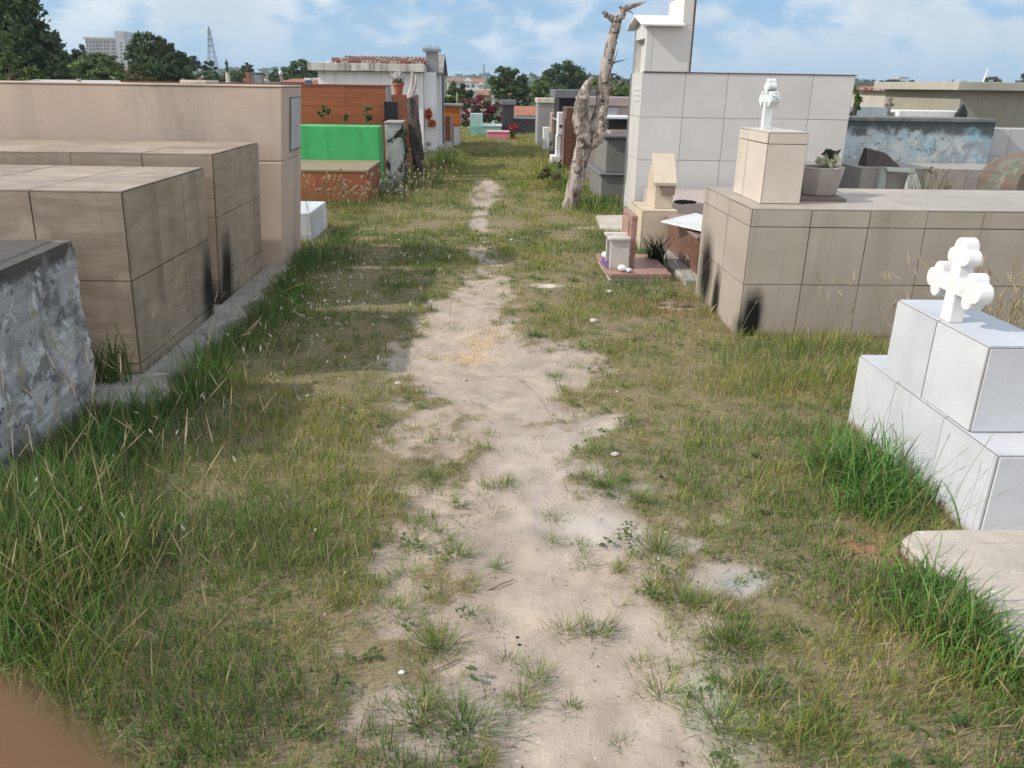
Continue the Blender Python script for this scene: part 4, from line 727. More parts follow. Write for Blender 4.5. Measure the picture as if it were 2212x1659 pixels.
# ------------------------------------------------------------------ far buildings
m_wall = {k: M(k+'_far_wall', c, rough=.85, scale=(.3, .3, .3)) for k, c in dict(cream=(.62, .56, .48), drab=(.40, .345, .295), white=(.7, .69, .67), grey=(.42, .42, .42), pink=(.5, .36, .3), slate=(.17, .21, .25), brick=(.34, .13, .08)).items()}
m_far_roof = M('clay_tile_roof', (.33, .135, .08), (.24, .1, .065), (.8, .8, .8), .9); m_pane = M('dark_window', (.045, .05, .06), rough=.3); m_tin = M('pale_tin_roof', (.5, .5, .5), rough=.6)
r = thing('apartment_block', 'long cream apartment block with window rows and stair tower', 'apartment block', tuple(at(240, 150, 700)))
Yb = 700; L_, R_ = at(183, 84, Yb), at(255, 86, Yb); zt = L_.z; zb = -12
MB().box(L_.x, R_.x, Yb, Yb+14, zb, zt).build('left_wing', m_wall['drab'], r); T0, T1 = at(255, 68, Yb), at(272, 70, Yb)
MB().box(R_.x+.02, T1.x, Yb-5, Yb+13, zb, T0.z).build('stair_tower', m_wall['grey'], r); MB().box(R_.x+4, T1.x+.1, Yb-5.3, Yb-5, zt+.8, T0.z-2).build('tower_panel', m_wall['pink'], r)
E_ = at(312, 88, Yb); MB().box(T1.x+.02, E_.x, Yb+1, Yb+14, zb, E_.z).build('right_wing', m_wall['drab'], r); MB().box(L_.x-1, R_.x, Yb-1, Yb+16, zt+.01, zt+1.4).build('parapet', m_wall['pink'], r)
for j in range(7):
    for i, px in enumerate((188, 196, 203, 211, 219, 227, 234, 245)):
        c = at(px, 91+j*7.6, Yb); wd = 1.6 if i not in (3, 7) else 2.9
        if c.z > zb+2: MB().box(c.x-wd/2, c.x+wd/2, Yb-.3, Yb, c.z-.65, c.z+.7).build('window', m_pane, r)
    for px in (279, 288, 297):
        c = at(px, 91+j*7.6, Yb+1)
        if c.z > zb+2: MB().box(c.x-1, c.x+1, Yb+.7, Yb+1, c.z-.65, c.z+.7).build('window', m_pane, r)
    c = at(262, 93+j*7.6, Yb-5)
    if c.z > zb+2: MB().box(c.x-1., c.x+.7, Yb-5.3, Yb-5, c.z-.6, c.z+.5).build('window', m_pane, r)
def lattice(label, px0, px1, pyt, pyb, Y, th, nb):
    c = at((px0+px1)/2, pyb, Y); wd = (at(px1, pyb, Y)-at(px0, pyb, Y)).x/2; zt = at((px0+px1)/2, pyt, Y).z; zb = float(terrain(c.x, Y))
    r = thing('lattice_pylon', label, 'pylon', (c.x, Y, zb)); mb = MB()
    def w_(z): q = (z-zb)/(zt-zb); return wd*max(.05, (1-q)**1.25*.95+.12*(q < .97))
    zs = np.linspace(zb, zt, nb)
    for i in range(nb-1):
        a, b_ = w_(zs[i]), w_(zs[i+1])
        ca = [Vector((c.x+sx*a, Y+sy*a, zs[i])) for sx, sy in ((-1, -1), (1, -1), (1, 1), (-1, 1))]; cb = [Vector((c.x+sx*b_, Y+sy*b_, zs[i+1])) for sx, sy in ((-1, -1), (1, -1), (1, 1), (-1, 1))]
        for k in range(4):
            mb.tube([ca[k], cb[k]], [th, th], 4); mb.tube([ca[k], cb[(k+1) % 4]], [th*.6]*2, 4); mb.tube([ca[(k+1) % 4], cb[k]], [th*.6]*2, 4)
    mb.build('tower', m_steel, r)
    for q in (.66, .78, .9):
        z = zb+(zt-zb)*q; MB().prism([(c.x-wd*.75, z), (c.x, z-wd*.1), (c.x+wd*.75, z), (c.x, z+wd*.18)], 'y', Y-th, Y+th).build('crossarm', m_steel, r)
m_steel = M('grey_steel', (.30, .33, .37), rough=.6)
lattice('tall grey lattice power pylon above the left rooftops', 449, 473, 57, 152, 420, .17, 11)
lattice('small faint lattice mast above the middle distant rooftops', 1041, 1049, 138, 172, 700, .35, 6)
r = thing('statue', 'dark standing figure statue on a tall pale column', 'statue', tuple(at(491, 182, 90)))
Ys = 90; a = at(491, 155, Ys); b_ = at(491, 190, Ys); mb = MB().lathe((a.x, Ys, b_.z-1), [(.3, 0), (.24, .6), (.22, (a.z-b_.z)+.9), (.32, a.z-b_.z+1.0)], 12); mb.build('column', m_wall['cream'], r)
z = a.z; k = (at(491, 128, Ys).z-z)/1.75
mb = MB().lathe((a.x, Ys, z+.03), [(.24*k, 0), (.22*k, .5*k), (.17*k, .9*k), (.2*k, 1.2*k), (.19*k, 1.35*k), (.07*k, 1.47*k), (.06*k, 1.5*k), (.1*k, 1.56*k), (.1*k, 1.66*k), (.05*k, 1.74*k)], 12)
mb.tube([(a.x-.2*k, Ys, z+1.36*k), (a.x-.22*k, Ys-.08*k, z+1.1*k), (a.x-.04*k, Ys-.2*k, z+1.2*k)], [.06*k, .055*k, .04*k], 6).tube([(a.x+.2*k, Ys, z+1.36*k), (a.x+.24*k, Ys-.05*k, z+1.08*k), (a.x+.2*k, Ys-.18*k, z+.85*k)], [.06*k, .055*k, .04*k], 6)
mb.build('figure', M('dark_bronze', (.05, .06, .06), rough=.5), r, smooth=True)
def house(label, x0, x1, yt, Y, wall, roof='gable', rise=6, depth=9, name='house', wins=2, rc=None, group=None):
    a, b_ = at(x0, yt, Y), at(x1, yt, Y); zb = min(float(terrain(a.x, Y)), a.z-2.5)-.5; u = Y/1760.; zt = (a.z+b_.z)/2
    r = thing(name, label, 'house' if name == 'house' else 'building', ((a.x+b_.x)/2, Y, zb), group)
    MB().box(a.x, b_.x, Y, Y+depth, zb, zt).build('wall', m_wall[wall], r); rm = rc or m_far_roof; o = .3
    if roof == 'gable': MB().prism([(Y-o, zt+.01), (Y+depth+o, zt+.01), (Y+depth/2, zt+rise*u)], 'x', a.x-o, b_.x+o).build('roof', rm, r)
    elif roof == 'front': MB().prism([(a.x-o, zt+.01), (b_.x+o, zt+.01), ((a.x+b_.x)/2, zt+rise*u)], 'y', Y-o, Y+depth).build('roof', rm, r)
    else: MB().box(a.x-o, b_.x+o, Y-o, Y+depth+o, zt+.01, zt+.3).build('roof', rm, r)
    n_ = wins
    for i in range(n_):
        x = a.x+(b_.x-a.x)*(i+.5)/n_; h = min(1.1, (b_.x-a.x)/n_*.35); MB().box(x-h*.45, x+h*.45, Y-.06, Y, zt-.6-h, zt-.6).build('window', m_pane, r)
    return r
house('small house with red gable roof and white edge among left trees', 232, 256, 158, 70, 'white', 'gable', 11, 8)
house('low grey roofed vault house at the far left behind pink wall', 45, 130, 183, 24, 'grey', 'front', 10, 5, rc=m_tin, wins=0)
house('pale row house just right of the dark rounded tree', 418, 450, 166, 130, 'cream', 'gable', 3, 8, rc=m_tin)
house('cream two window row house in front of small pine', 425, 468, 174, 115, 'cream', 'flat', wins=3)
house('red roofed house left of the tall statue', 455, 488, 172, 125, 'pink', 'gable', 6)
house('pinkish gabled house right of the tall statue', 494, 522, 174, 110, 'pink', 'front', 8)
house('low white house right of the brick chimney', 560, 588, 174, 140, 'white', 'gable', 3, rc=m_tin, wins=3)
house('white flat house with small windows in the sky gap', 572, 608, 168, 160, 'grey', 'gable', 5)
house('white house with many windows below the sky gap', 580, 612, 176, 120, 'white', 'flat', wins=4, rc=m_tin)
house('red roofed house between white dish and water tank', 612, 658, 178, 60, 'pink', 'gable', 8, wins=0)
house('wide brownish roof block left of the bougainvillea skyline', 965, 1008, 176, 260, 'cream', 'gable', 8, 12, rc=m_roof)
house('red roofed house in the middle of the distant skyline', 1014, 1046, 178, 240, 'white', 'gable', 8, 12)
house('white gabled house front below the middle skyline', 1004, 1018, 176, 150, 'white', 'front', 8, wins=1, rc=m_wall['white'])
house('white rounded gable house right of middle skyline', 1033, 1045, 184, 140, 'white', 'front', 7, wins=1, rc=m_wall['white'])
house('long pale house below the middle skyline gables', 990, 1042, 198, 120, 'cream', 'flat', wins=3, rc=m_tin)
house('salmon roofed house above the bougainvillea', 1036, 1062, 206, 75, 'pink', 'gable', 8, 6, wins=0)
house('white house corner half hidden by the leafy tree', 1056, 1068, 200, 90, 'white', 'flat', wins=1, rc=m_tin)
house('white house glimpsed right of the leafy tree', 1106, 1142, 205, 100, 'white', 'gable', 5)
house('low brown roofed house with white fascia behind charcoal tomb', 1118, 1160, 250, 42, 'white', 'gable', 16, 6, wins=2)
house('slate blue tower block, left one on the middle skyline', 983, 999, 160, 900, 'slate', 'flat', name='tower_block', depth=14, wins=0, rc=m_wall['slate'])
house('slate blue tower block, middle low one on the skyline', 1002, 1016, 163, 900, 'slate', 'flat', name='tower_block', depth=14, wins=0, rc=m_wall['slate'])
house('greenish grey tower block below the small faint mast', 1035, 1050, 159, 900, 'slate', 'flat', name='tower_block', depth=14, wins=0, rc=m_wall['grey'])
house('red roofed houses below the far right hill', 1880, 1905, 198, 120, 'cream', 'gable', 8)
house('pink red roofed house beside the pale rendered house', 1898, 1935, 195, 110, 'pink', 'gable', 8)
house('brick wall house just right of niche wall end', 1845, 1920, 208, 40, 'brick', 'flat', wins=0, rc=m_wall['cream'])
r = thing('water_tower', 'small boxy pale water tower on the far right hill', 'water tower', tuple(at(1950, 182, 230))); a = at(1944, 174, 230); b_ = at(1957, 182, 230); c = at(1940, 166, 230); d_ = at(1960, 173, 230)
MB().box(a.x, b_.x, 230, 232, b_.z-6, a.z).build('shaft', m_wall['cream'], r); MB().box(c.x, d_.x, 229, 233, d_.z+.2, c.z).build('tank', m_wall['grey'], r)
r = thing('chimney', 'reddish brick chimney block standing above the brown plank wall', 'chimney', tuple(at(540, 188, 40))); a, b_ = at(530, 156, 40), at(541, 190, 40)
MB().box(a.x, b_.x, 40, 40.5, b_.z-2, a.z).build('stack', m_wall['brick'], r); MB().box(b_.x+.01, at(549, 0, 40).x, 40.05, 40.5, b_.z-2, a.z-.1).build('dark_side', m_greyc, r)
r = thing('water_tank', 'blue water tank with a white lid left of mausoleum', 'water tank', tuple(at(664, 186, 30))); a, b_ = at(657, 168, 30), at(672, 188, 30)
MB().box(a.x+.02, b_.x-.02, 30, 30.3, b_.z-3, a.z-.08).build('tank', M('blue_plastic', (.05, .16, .30), rough=.5), r, bevel=.01); MB().box(a.x, b_.x, 29.97, 30.33, a.z-.079, a.z).build('lid', m_whitep, r)
r = thing('sign_board', 'red and white board left of the white mausoleum', 'board', tuple(at(683, 180, 30))); a, b_ = at(675, 168, 30.5), at(692, 190, 30.5); MB().box(a.x, b_.x, 30.5, 30.56, b_.z-2, a.z).build('panel', m_whitep, r); MB().box(a.x+.03, b_.x-.03, 30.48, 30.498, b_.z+.05, a.z-.05).build('face', M('faded_red', (.5, .1, .08), (.6, .3, .28)), r)
r = thing('street_lamp', 'white globe lamp on a thin post beyond brown plank wall', 'lamp', tuple(at(606, 190, 60))); a = at(606, 158, 60); MB().tube([(a.x, 60, -4), (a.x, 60, a.z)], [.06, .05], 8).build('post', m_greyc, r); MB().blob((a.x, 60, a.z), (.15, .15, .17), jit=0, sub=2).build('globe', m_whitep, r, smooth=True)
r = thing('rooftop_block', 'brick and concrete building with tanks behind the mausoleum roof', 'building', tuple(at(735, 150, 160)))
a, b_ = at(716, 124, 160), at(751, 145, 160); MB().box(a.x, at(724, 0, 160).x, 160, 166, b_.z-14, a.z).build('brick_tower', m_wall['brick'], r); MB().box(at(724.2, 0, 160).x, b_.x, 160, 168, b_.z-14, at(0, 126, 160).z).build('wall', m_wall['grey'], r)
for px in (712, 731): c = at(px, 133, 158); MB().lathe((c.x, 158, c.z-12), [(.7, 0), (.7, 11.5), (.55, 12)], 12).build('tank', m_wall['white'], r)
r = thing('antenna', 'thin television antenna rising behind the mausoleum tile roof', 'antenna', tuple(at(781, 130, 60))); a = at(781, 117, 60); MB().tube([(a.x, 60, -4), (a.x, 60, a.z)], [.03, .02], 6).build('mast', m_greyc, r); MB().tube([(a.x-.15, 60, a.z-.12), (a.x+.15, 60, a.z-.12)], [.02, .02], 5).build('rod', m_greyc, r)
single(MB().box(*(lambda a, b: (a.x, b.x, 22, 22.2, -.1, a.z))(at(284/1.736, 170, 22), at(296/1.736, 188, 22))), 'post', m_cream, tuple(at(167, 185, 22))[:2]+(0,), 'short cream post standing behind the pink wall', 'post', bevel=.01)
single(MB().box(*(lambda a, b: (a.x, b.x, 34, 34.1, -1.5, a.z))(at(1711/1.736, 199, 34), at(1715/1.736, 240, 34))), 'post', m_cream, tuple(at(987, 230, 34))[:2]+(0,), 'slender cream pole standing beside the bougainvillea', 'pole')
# far-off low woods on the skyline, one mass
q = []
for i in range(260):
    x = random.uniform(-800, 800); y = random.uniform(480, 850)
    if x < -180 and y < 760: y = 880
    q.append((x, y, float(terrain(x, y))+2, random.uniform(8, 16), 8, random.uniform(2.5, 5)))
o = crown(q, 16000, 2.2, leafmat('far_wood_leaf', (.05, .085, .04), (.085, .12, .06)), 'distant_trees', None); o['kind'] = 'stuff'

# ------------------------------------------------------------------ grass
BOXES = [(-3.7, -2.06, 2.95, 3.98), (-4.4, -1.88, 4.15, 5.38), (-4.6, -1.92, 5.63, 6.76), (-6.5, -1.79, 7, 7.72), (-2.5, -1.75, 8.4, 9.3), (-3.7, -1.64, 11.34, 13.4), (-6.4, -1.5, 14.5, 15.8), (-1.67, -1.36, 13.6, 14.3), (-2.7, -1.3, 15.77, 17),
         (-3.9, -.9, 19, 22.6), (1.85, 3, 2.5, 3.62), (1.72, 5.4, 5.14, 6.3), (1.72, 3, 6.6, 8.1), (1.07, 1.62, 6.69, 7.55), (1.6, 1.98, 8.05, 8.75), (1.93, 4.6, 10.3, 11.2), (1.4, 1.93, 9.1, 10.3), (1.7, 3.2, 11.95, 13.4), (2, 3.8, 8.9, 10.1),
         (1.6, 2.5, 14.8, 21), (1.58, 3.4, 1.2, 2.5), (-4, -1.7, 3.75, 7.2), (4.98, 7.6, 10.6, 11.6), (5, 7.4, 7.8, 9.1)]
def free(x, y):
    ok = np.ones(len(x), bool)
    for a, b_, c_, d_ in BOXES: ok &= ~((x > a-.005) & (x < b_+.005) & (y > c_-.005) & (y < d_+.005))
    return ok
def groundz(x, y):
    nr = sst(14-y, 0, 6)*sst(6-np.abs(x), 0, 3)
    return terrain(x, y)+nr*((fbm(x, y, 1.3, 21)-.5)*.05+(fbm(x, y, 9, 31)-.5)*.026+(fbm(x, y, 23, 33, 2)-.5)*.009+density(x, y)*.012+.02*np.clip(outside(x, y), -.4, .3))-.012
LUSH = [(1.62, 2.92, .17, .34, .16, .85), (1.49, 1.98, .17, .3, .11, .7), (-1.6, 2.0, .5, .9, .14, .5), (-1.7, 2.9, .4, .6, .06, .8), (-1.75, 3.9, .3, 1.4, .10, .75), (-1.65, 6.4, .2, 1.6, .12, .85), (-1.3, 14.1, .4, .8, .3, .9), (1.55, 11.2, .55, .9, .14, .9), (-.9, 18.3, .4, 1.5, .3, .8), (1.3, 15., .4, 2.2, .2, .7), (-.62, 1.72, .28, .22, .06, .7), (-1.0, 2.45, .5, .5, .06, .6), (1.25, 6.4, .3, .5, .06, .8), (1.9, 4.6, .5, .5, .09, .5), (-.25, 1.55, .18, .2, .03, 1), (-1.2, 7.7, .8, .45, .02, .9), (1.45, 8.4, .25, .7, .06, .9), (2.6, 4.1, .7, .4, .12, .1)]
def props(x, y):
    """length, greenness at a place"""
    L = .022+.07*sst(fbm(x, y, 3.1, 71, 3), .3, .7)+.03*sst(-x, .9, 1.6)*sst(12-y, 0, 3)+.025*sst(x, .9, 1.5); g = -.05+.85*sst(.6*fbm(x, y, 1.6, 81, 3)+.4*fbm(x, y, 5.5, 83, 3), .33, .67)+.22*sst(-x, .7, 1.2)*sst(9-y, 0, 2)-.25*sst(y, 9.5, 15)-.16*sst(x, .3, .9)*sst(y, 2., 3.)
    for cx, cy, rx, ry, l, gg in LUSH: e = ell(x, y, cx, cy, rx, ry); L = L+l*e*.8; g = g*(1-.75*e)+gg*.9*e
    return L, np.clip(g, 0, 1)
C_ = {k: np.array(v) for k, v in dict(deep=(.07, .132, .04), green=(.125, .215, .042), yel=(.265, .275, .06), straw=(.42, .34, .18), brown=(.19, .13, .07)).items()}
def blade_colour(n, g, A):
    r1 = A.random(n); c = np.empty((n, 3)); m = np.clip(g+A.normal(0, .2, n), 0, 1)[:, None]
    c = np.where(m > .5, C_['green']*(1-(m-.5)*2)+C_['deep']*(m-.5)*2, C_['yel']*(1-m*2)+C_['green']*m*2)
    c = np.where((r1 < .17-.14*g)[:, None], C_['straw'], c); c = np.where((r1 > .93)[:, None], C_['brown'], c)
    return c*A.uniform(.65, 1.3, (n, 1))
def blades(name, x, y, z, L, wd, ang, lean, curl, col, mat, seg=3):
    n = len(x); d = np.stack([np.cos(ang), np.sin(ang), np.zeros(n)], 1); up = np.array([0, 0, 1.]); side = np.stack([-np.sin(ang), np.cos(ang), np.zeros(n)], 1)
    tw = RNG.uniform(-1.2, 1.2, n)[:, None]; side = side*np.cos(tw)+d*np.sin(tw)
    base = np.stack([x, y, z], 1); pts = []; p = base.copy(); th = lean.copy()
    for i in range(seg+1):
        q = i/seg; wq = (1-.25*q if i < seg else .0)*wd[:, None]*.5
        if i == seg: pts.append(p.copy())
        else: pts += [p-side*wq*(1-.45*q), p+side*wq*(1-.45*q)]
        p = p+(d*np.sin(th)[:, None]+up*np.cos(th)[:, None])*(L/seg)[:, None]; th = th+curl/seg
        p[:, 2] = np.maximum(p[:, 2], z+.003)
    k = 2*seg+1; V = np.stack(pts, 1).reshape(-1, 3)
    o = np.arange(n)[:, None]*k; lp = []; st = []
    quads_ = np.concatenate([o+np.array([[2*i, 2*i+1, 2*i+3, 2*i+2]]) for i in range(seg-1)], 1); tri = o+np.array([[2*seg-2, 2*seg-1, 2*seg]])
    loops = np.concatenate([quads_, tri], 1).ravel().astype(np.int32); per = 4*(seg-1)+3
    st = (np.arange(n)[:, None]*per+np.array([[4*i for i in range(seg)]])).ravel().astype(np.int32)
    me = bpy.data.meshes.new(name); me.vertices.add(len(V)); me.vertices.foreach_set('co', V.ravel().astype(np.float32)); me.loops.add(len(loops)); me.loops.foreach_set('vertex_index', loops)
    me.polygons.add(len(st)); me.polygons.foreach_set('loop_start', st); me.polygons.foreach_set('use_smooth', np.ones(len(st), bool)); me.update(calc_edges=True)
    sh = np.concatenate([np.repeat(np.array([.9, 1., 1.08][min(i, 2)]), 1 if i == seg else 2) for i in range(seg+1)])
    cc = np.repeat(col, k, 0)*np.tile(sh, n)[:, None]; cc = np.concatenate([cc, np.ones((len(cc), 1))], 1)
    me.color_attributes.new('col', 'FLOAT_COLOR', 'POINT').data.foreach_set('color', cc.ravel().astype(np.float32)); me.materials.append(mat)
    ob = bpy.data.objects.new(name, me); COL.objects.link(ob); return ob
m_gr = attrmat('grass_blade')
X_, Y_, T_ = [], [], []
def sow(x0, x1, y0, y1, per):
    n = int((x1-x0)*(y1-y0)*per); x = RNG.uniform(x0, x1, n); y = RNG.uniform(y0, y1, n); d = density(x, y); k = (RNG.random(n) < d) & free(x, y); x, y = x[k], y[k]
    n2 = len(x)//3; j = RNG.integers(0, max(1, len(x)), n2*2); s_ = .015+.004*y[j]                         # clumping: extra blades beside chosen ones
    xx = np.concatenate([x, x[j]+RNG.normal(0, 1, len(j))*s_]); yy = np.concatenate([y, y[j]+RNG.normal(0, 1, len(j))*s_]); k = free(xx, yy); X_.append(xx[k]); Y_.append(yy[k])
sow(-2.3, 2.2, 1.15, 2.6, 5200); sow(-2.6, 2.6, 2.6, 4.2, 4200); sow(-2.6, 4.2, 4.2, 6.5, 2300); sow(-3, 2.3, 6.5, 9.5, 1700); sow(-2.6, 2.3, 9.5, 14, 900); sow(-2.6, 2.4, 14, 20, 420); sow(-2., 2.3, 20, 30, 190); sow(-12, 12, 30, 46, 14); sow(-3.8, -1.5, 8.2, 11.4, 900); sow(2.2, 6, 6.7, 14, 120)
x = np.concatenate(X_); y = np.concatenate(Y_); n = len(x); L, g = props(x, y)
L = L*.82*RNG.uniform(.45, 1.35, n)*(1-.5*(density(x, y) < .45)); lush = (L > .16)
wd = (RNG.uniform(.0022, .0042, n)+.0028*lush)*np.maximum(1, y/4.2)**.8; L = L*np.maximum(1, (y/9))**.35
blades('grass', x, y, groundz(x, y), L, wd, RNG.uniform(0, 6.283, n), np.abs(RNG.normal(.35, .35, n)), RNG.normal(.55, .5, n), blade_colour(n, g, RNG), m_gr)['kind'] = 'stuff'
print('grass blades', n)
r = thing('weed', 'leafy green weed growing between the lichened tomb and brown tiled tomb', 'weed', (-2.0, 4.04, .05)); mb = MB()
for k in range(60):
    a = random.uniform(0, 6.28); L_ = random.uniform(.15, .38); p0 = Vector((-2.02+random.gauss(0, .05), 4.04+random.gauss(0, .025), .06)); d = Vector((math.cos(a)*.35, math.sin(a)*.2-.05, 1)).normalized(); e = Vector((-math.sin(a), math.cos(a), 0))*.004; p1 = p0+d*L_*.6; p2 = p1+Vector((math.cos(a)*.5, math.sin(a)*.3-.2, .45)).normalized()*L_*.4
    mb.add([p0-e, p0+e, p1+e, p1-e, p2], [(0, 1, 2, 3), (3, 2, 4)])
mb.build('blades', leafmat('weed_blade', (.06, .11, .03), (.11, .16, .05), .3), r)
# separate tufts on the bare path, where the photo has them: (photo x, y, radius, blades, length, greenness)
TUFTS = [(1290, 1362, .075, 190, .06, .65), (1225, 1358, .05, 90, .06, .3), (1160, 1462, .05, 110, .06, .5), (1128, 1512, .06, 150, .07, .3), (1236, 1522, .03, 90, .035, .8), (1430, 1492, .06, 140, .07, .3), (1385, 1428, .05, 90, .05, .3), (1190, 1168, .035, 70, .045, .4), (1258, 1178, .045, 80, .045, .35), (1196, 1118, .04, 70, .05, .4),
         (1412, 1268, .035, 70, .06, .7), (1424, 1190, .07, 240, .09, .55), (1470, 1300, .07, 180, .07, .6), (1585, 1400, .12, 420, .08, .75), (940, 1395, .09, 260, .08, .4), (985, 1195, .07, 220, .07, .55), (940, 1045, .11, 300, .05, .6), (1095, 1045, .06, 110, .06, .35), (1310, 1060, .13, 420, .07, .65), (1380, 1090, .1, 260, .06, .65), (1000, 1560, .12, 420, .07, .75), (905, 1540, .09, 260, .07, .4), (1285, 990, .1, 260, .06, .55), (1200, 815, .06, 130, .05, .6), (1215, 850, .04, 70, .045, .8), (1150, 730, .12, 360, .045, .8), (1240, 725, .12, 260, .04, .7), (1155, 675, .1, 260, .05, .6), (1190, 760, .05, 90, .04, .6), (980, 1010, .1, 140, .04, .3), (870, 930, .12, 200, .035, .1), (930, 880, .12, 160, .03, .1), (1550, 1555, .1, 200, .09, .6), (1720, 1610, .1, 200, .08, .6), (1640, 1500, .1, 260, .09, .65), (880, 1240, .1, 140, .05, .3), (1000, 780, .05, 60, .025, .4), (1020, 905, .05, 60, .03, .1), (860, 1320, .1, 160, .07, .3), (1340, 1590, .03, 50, .04, .5), (900, 1180, .08, 130, .06, .5), (1060, 1110, .05, 40, .05, .7)]
TX, TY, TL, TA, TG = [], [], [], [], []
for px, py, rr, nb, tl, tg in TUFTS:
    c = gp(px, py); nb = int(nb*.9); a = RNG.uniform(0, 6.283, nb); q = np.abs(RNG.normal(0, .55, nb))*rr; TX.append(c.x+np.cos(a)*q); TY.append(c.y+np.sin(a)*q*.9); TL.append(tl*RNG.uniform(.5, 1.5, nb)); TA.append(a+RNG.normal(0, .5, nb)); TG.append(np.full(nb, tg))
for _ in range(1700):
    cx_, cy_ = random.uniform(-1.3, 1.5), 1.2+8*random.random()**1.5; o_ = float(outside(np.array([cx_]), np.array([cy_]))[0])
    if not (-.12 < o_ < .85) or (o_ < .03 and random.random() < .75) or not free(np.array([cx_]), np.array([cy_]))[0]: continue
    nb = random.randint(10, 60); rr = random.uniform(.015, .06); tl = random.uniform(.02, .06); a = RNG.uniform(0, 6.283, nb); q = np.abs(RNG.normal(0, .55, nb))*rr
    TX.append(cx_+np.cos(a)*q); TY.append(cy_+np.sin(a)*q); TL.append(tl*RNG.uniform(.5, 1.5, nb)); TA.append(a+RNG.normal(0, .5, nb)); TG.append(np.full(nb, min(1, max(0, random.gauss(.38, .25)))))
x, y, L, a, g = map(np.concatenate, (TX, TY, TL, TA, TG)); n = len(x)
blades('grass_tufts', x, y, groundz(x, y), L, RNG.uniform(.0018, .0034, n)*np.maximum(1, y/4.5), a, np.abs(RNG.normal(.75, .32, n)), RNG.normal(.35, .3, n), blade_colour(n, g, RNG), m_gr)['kind'] = 'stuff'
# lush broad blades by the white stepped tomb and along the left tombs
P_ = []
for cx, cy, rx, ry, nb, l in ((1.66, 2.97, .14, .27, 520, .25), (1.56, 2.74, .14, .10, 170, .15), (1.48, 2.0, .14, .26, 560, .165), (-1.75, 3.15, .22, .5, 220, .2), (-1.62, 4.2, .14, .4, 200, .25), (-1.45, 5.4, .1, .6, 130, .2), (-1.6, 7.2, .1, .7, 110, .24), (-1.75, 2.3, .25, .5, 330, .26), (-1.5, 1.8, .25, .3, 260, .22), (-1.95, 4.05, .06, .1, 70, .22)):
    x = RNG.normal(cx, rx*.6, nb); y = RNG.normal(cy, ry*.6, nb); k = free(x, y); P_.append(np.stack([x[k], y[k], l*RNG.uniform(.5, 1.3, k.sum())], 1))
p = np.concatenate(P_); n = len(p)
blades('broad_grass', p[:, 0], p[:, 1], groundz(p[:, 0], p[:, 1]), p[:, 2], RNG.uniform(.005, .0095, n), RNG.uniform(0, 6.283, n), np.abs(RNG.normal(.42, .28, n)), RNG.normal(1.0, .5, n), (C_['deep']*.4+C_['green']*.6)*RNG.uniform(.6, 1.5, (n, 1))*np.array([.85, 1.05, 1.05]), m_gr, seg=5)['kind'] = 'stuff'
# thatch: dry clippings and broken straws lying flat
n = 22000; x = RNG.uniform(-2.2, 2.3, n); y = 1.2+9*RNG.random(n)**1.7; k = (RNG.random(n) < .1+.75*sst(outside(x, y), -.1, .5)) & free(x, y); x, y = x[k], y[k]; n = len(x)
blades('dry_thatch', x, y, groundz(x, y)+.004+.02*density(x, y)*RNG.random(n), RNG.uniform(.02, .09, n), RNG.uniform(.0012, .0026, n)*np.maximum(1, y/4), RNG.uniform(0, 6.283, n), RNG.uniform(1.2, 1.62, n), RNG.normal(0, .25, n), np.where(RNG.random((n, 1)) < .6, C_['straw'], C_['brown'])*RNG.uniform(.5, 1.15, (n, 1)), m_gr)['kind'] = 'stuff'
# tall seeding stalks
def stalks(name, spots, kind):
    mb = MB(); hd = MB()
    for cx, cy, sx, sy, nb, lo, hi, hl in spots:
        for _ in range(nb):
            bx, by = random.gauss(cx, sx), random.gauss(cy, sy)
            if not free(np.array([bx]), np.array([by]))[0]: continue
            L = random.uniform(lo, hi); a = random.uniform(0, 6.28); ln = abs(random.gauss(.25, .22)); cu = random.uniform(.1, .9); q = max(1, by/4.)
            p = Vector((bx, by, float(groundz(np.array([bx]), np.array([by]))[0]))); pts = [p.copy()]; m = 8
            for i in range(m): th = ln+cu*(i/m)**1.6; p = p+Vector((math.cos(a)*math.sin(th), math.sin(a)*math.sin(th), math.cos(th)))*L/m; pts.append(p.copy())
            mb.tube(pts, [.0012*q*(1-.4*i/m) for i in range(m+1)], 4, cap=False)
            if hl: d = (pts[-1]-pts[-2]).normalized(); h = hl*random.uniform(.6, 1.3); mb.tube([pts[-1]+d*h*t_ for t_ in (0, .25, .6, 1.)], [.001*q, kind*q, kind*.8*q, .0006*q], 5, 1, jit=.3)
    return mb
m_straw = leafmat('straw_stalk', (.30, .25, .12), (.2, .2, .07), .25); m_head = leafmat('straw_seed_head', (.36, .28, .17), (.45, .38, .25), .3); m_fluff = leafmat('white_seed_head', (.62, .61, .56), (.5, .49, .44), .3)
o = stalks('tall_grass', [(-1.15, 1.8, .35, .35, 100, .3, .8, .08), (-1.5, 2.5, .35, .5, 60, .25, .6, .08), (-1.3, 3.6, .3, .6, 40, .25, .5, .06), (-1.55, 4.6, .15, .7, 30, .35, .6, .08), (-1.75, 7.3, .1, .4, 14, .4, .7, .05), (-.5, 1.6, .25, .2, 16, .15, .35, .05), (1.35, 1.7, .3, .25, 26, .15, .35, .05), (1.65, 2.7, .2, .35, 24, .25, .5, .06), (1.2, 4.6, .5, .4, 24, .15, .3, .04), (1.55, 5.7, .12, .3, 16, .25, .5, .04)], .0016).build('tall_grass', [m_straw, m_head]); o['kind'] = 'stuff'
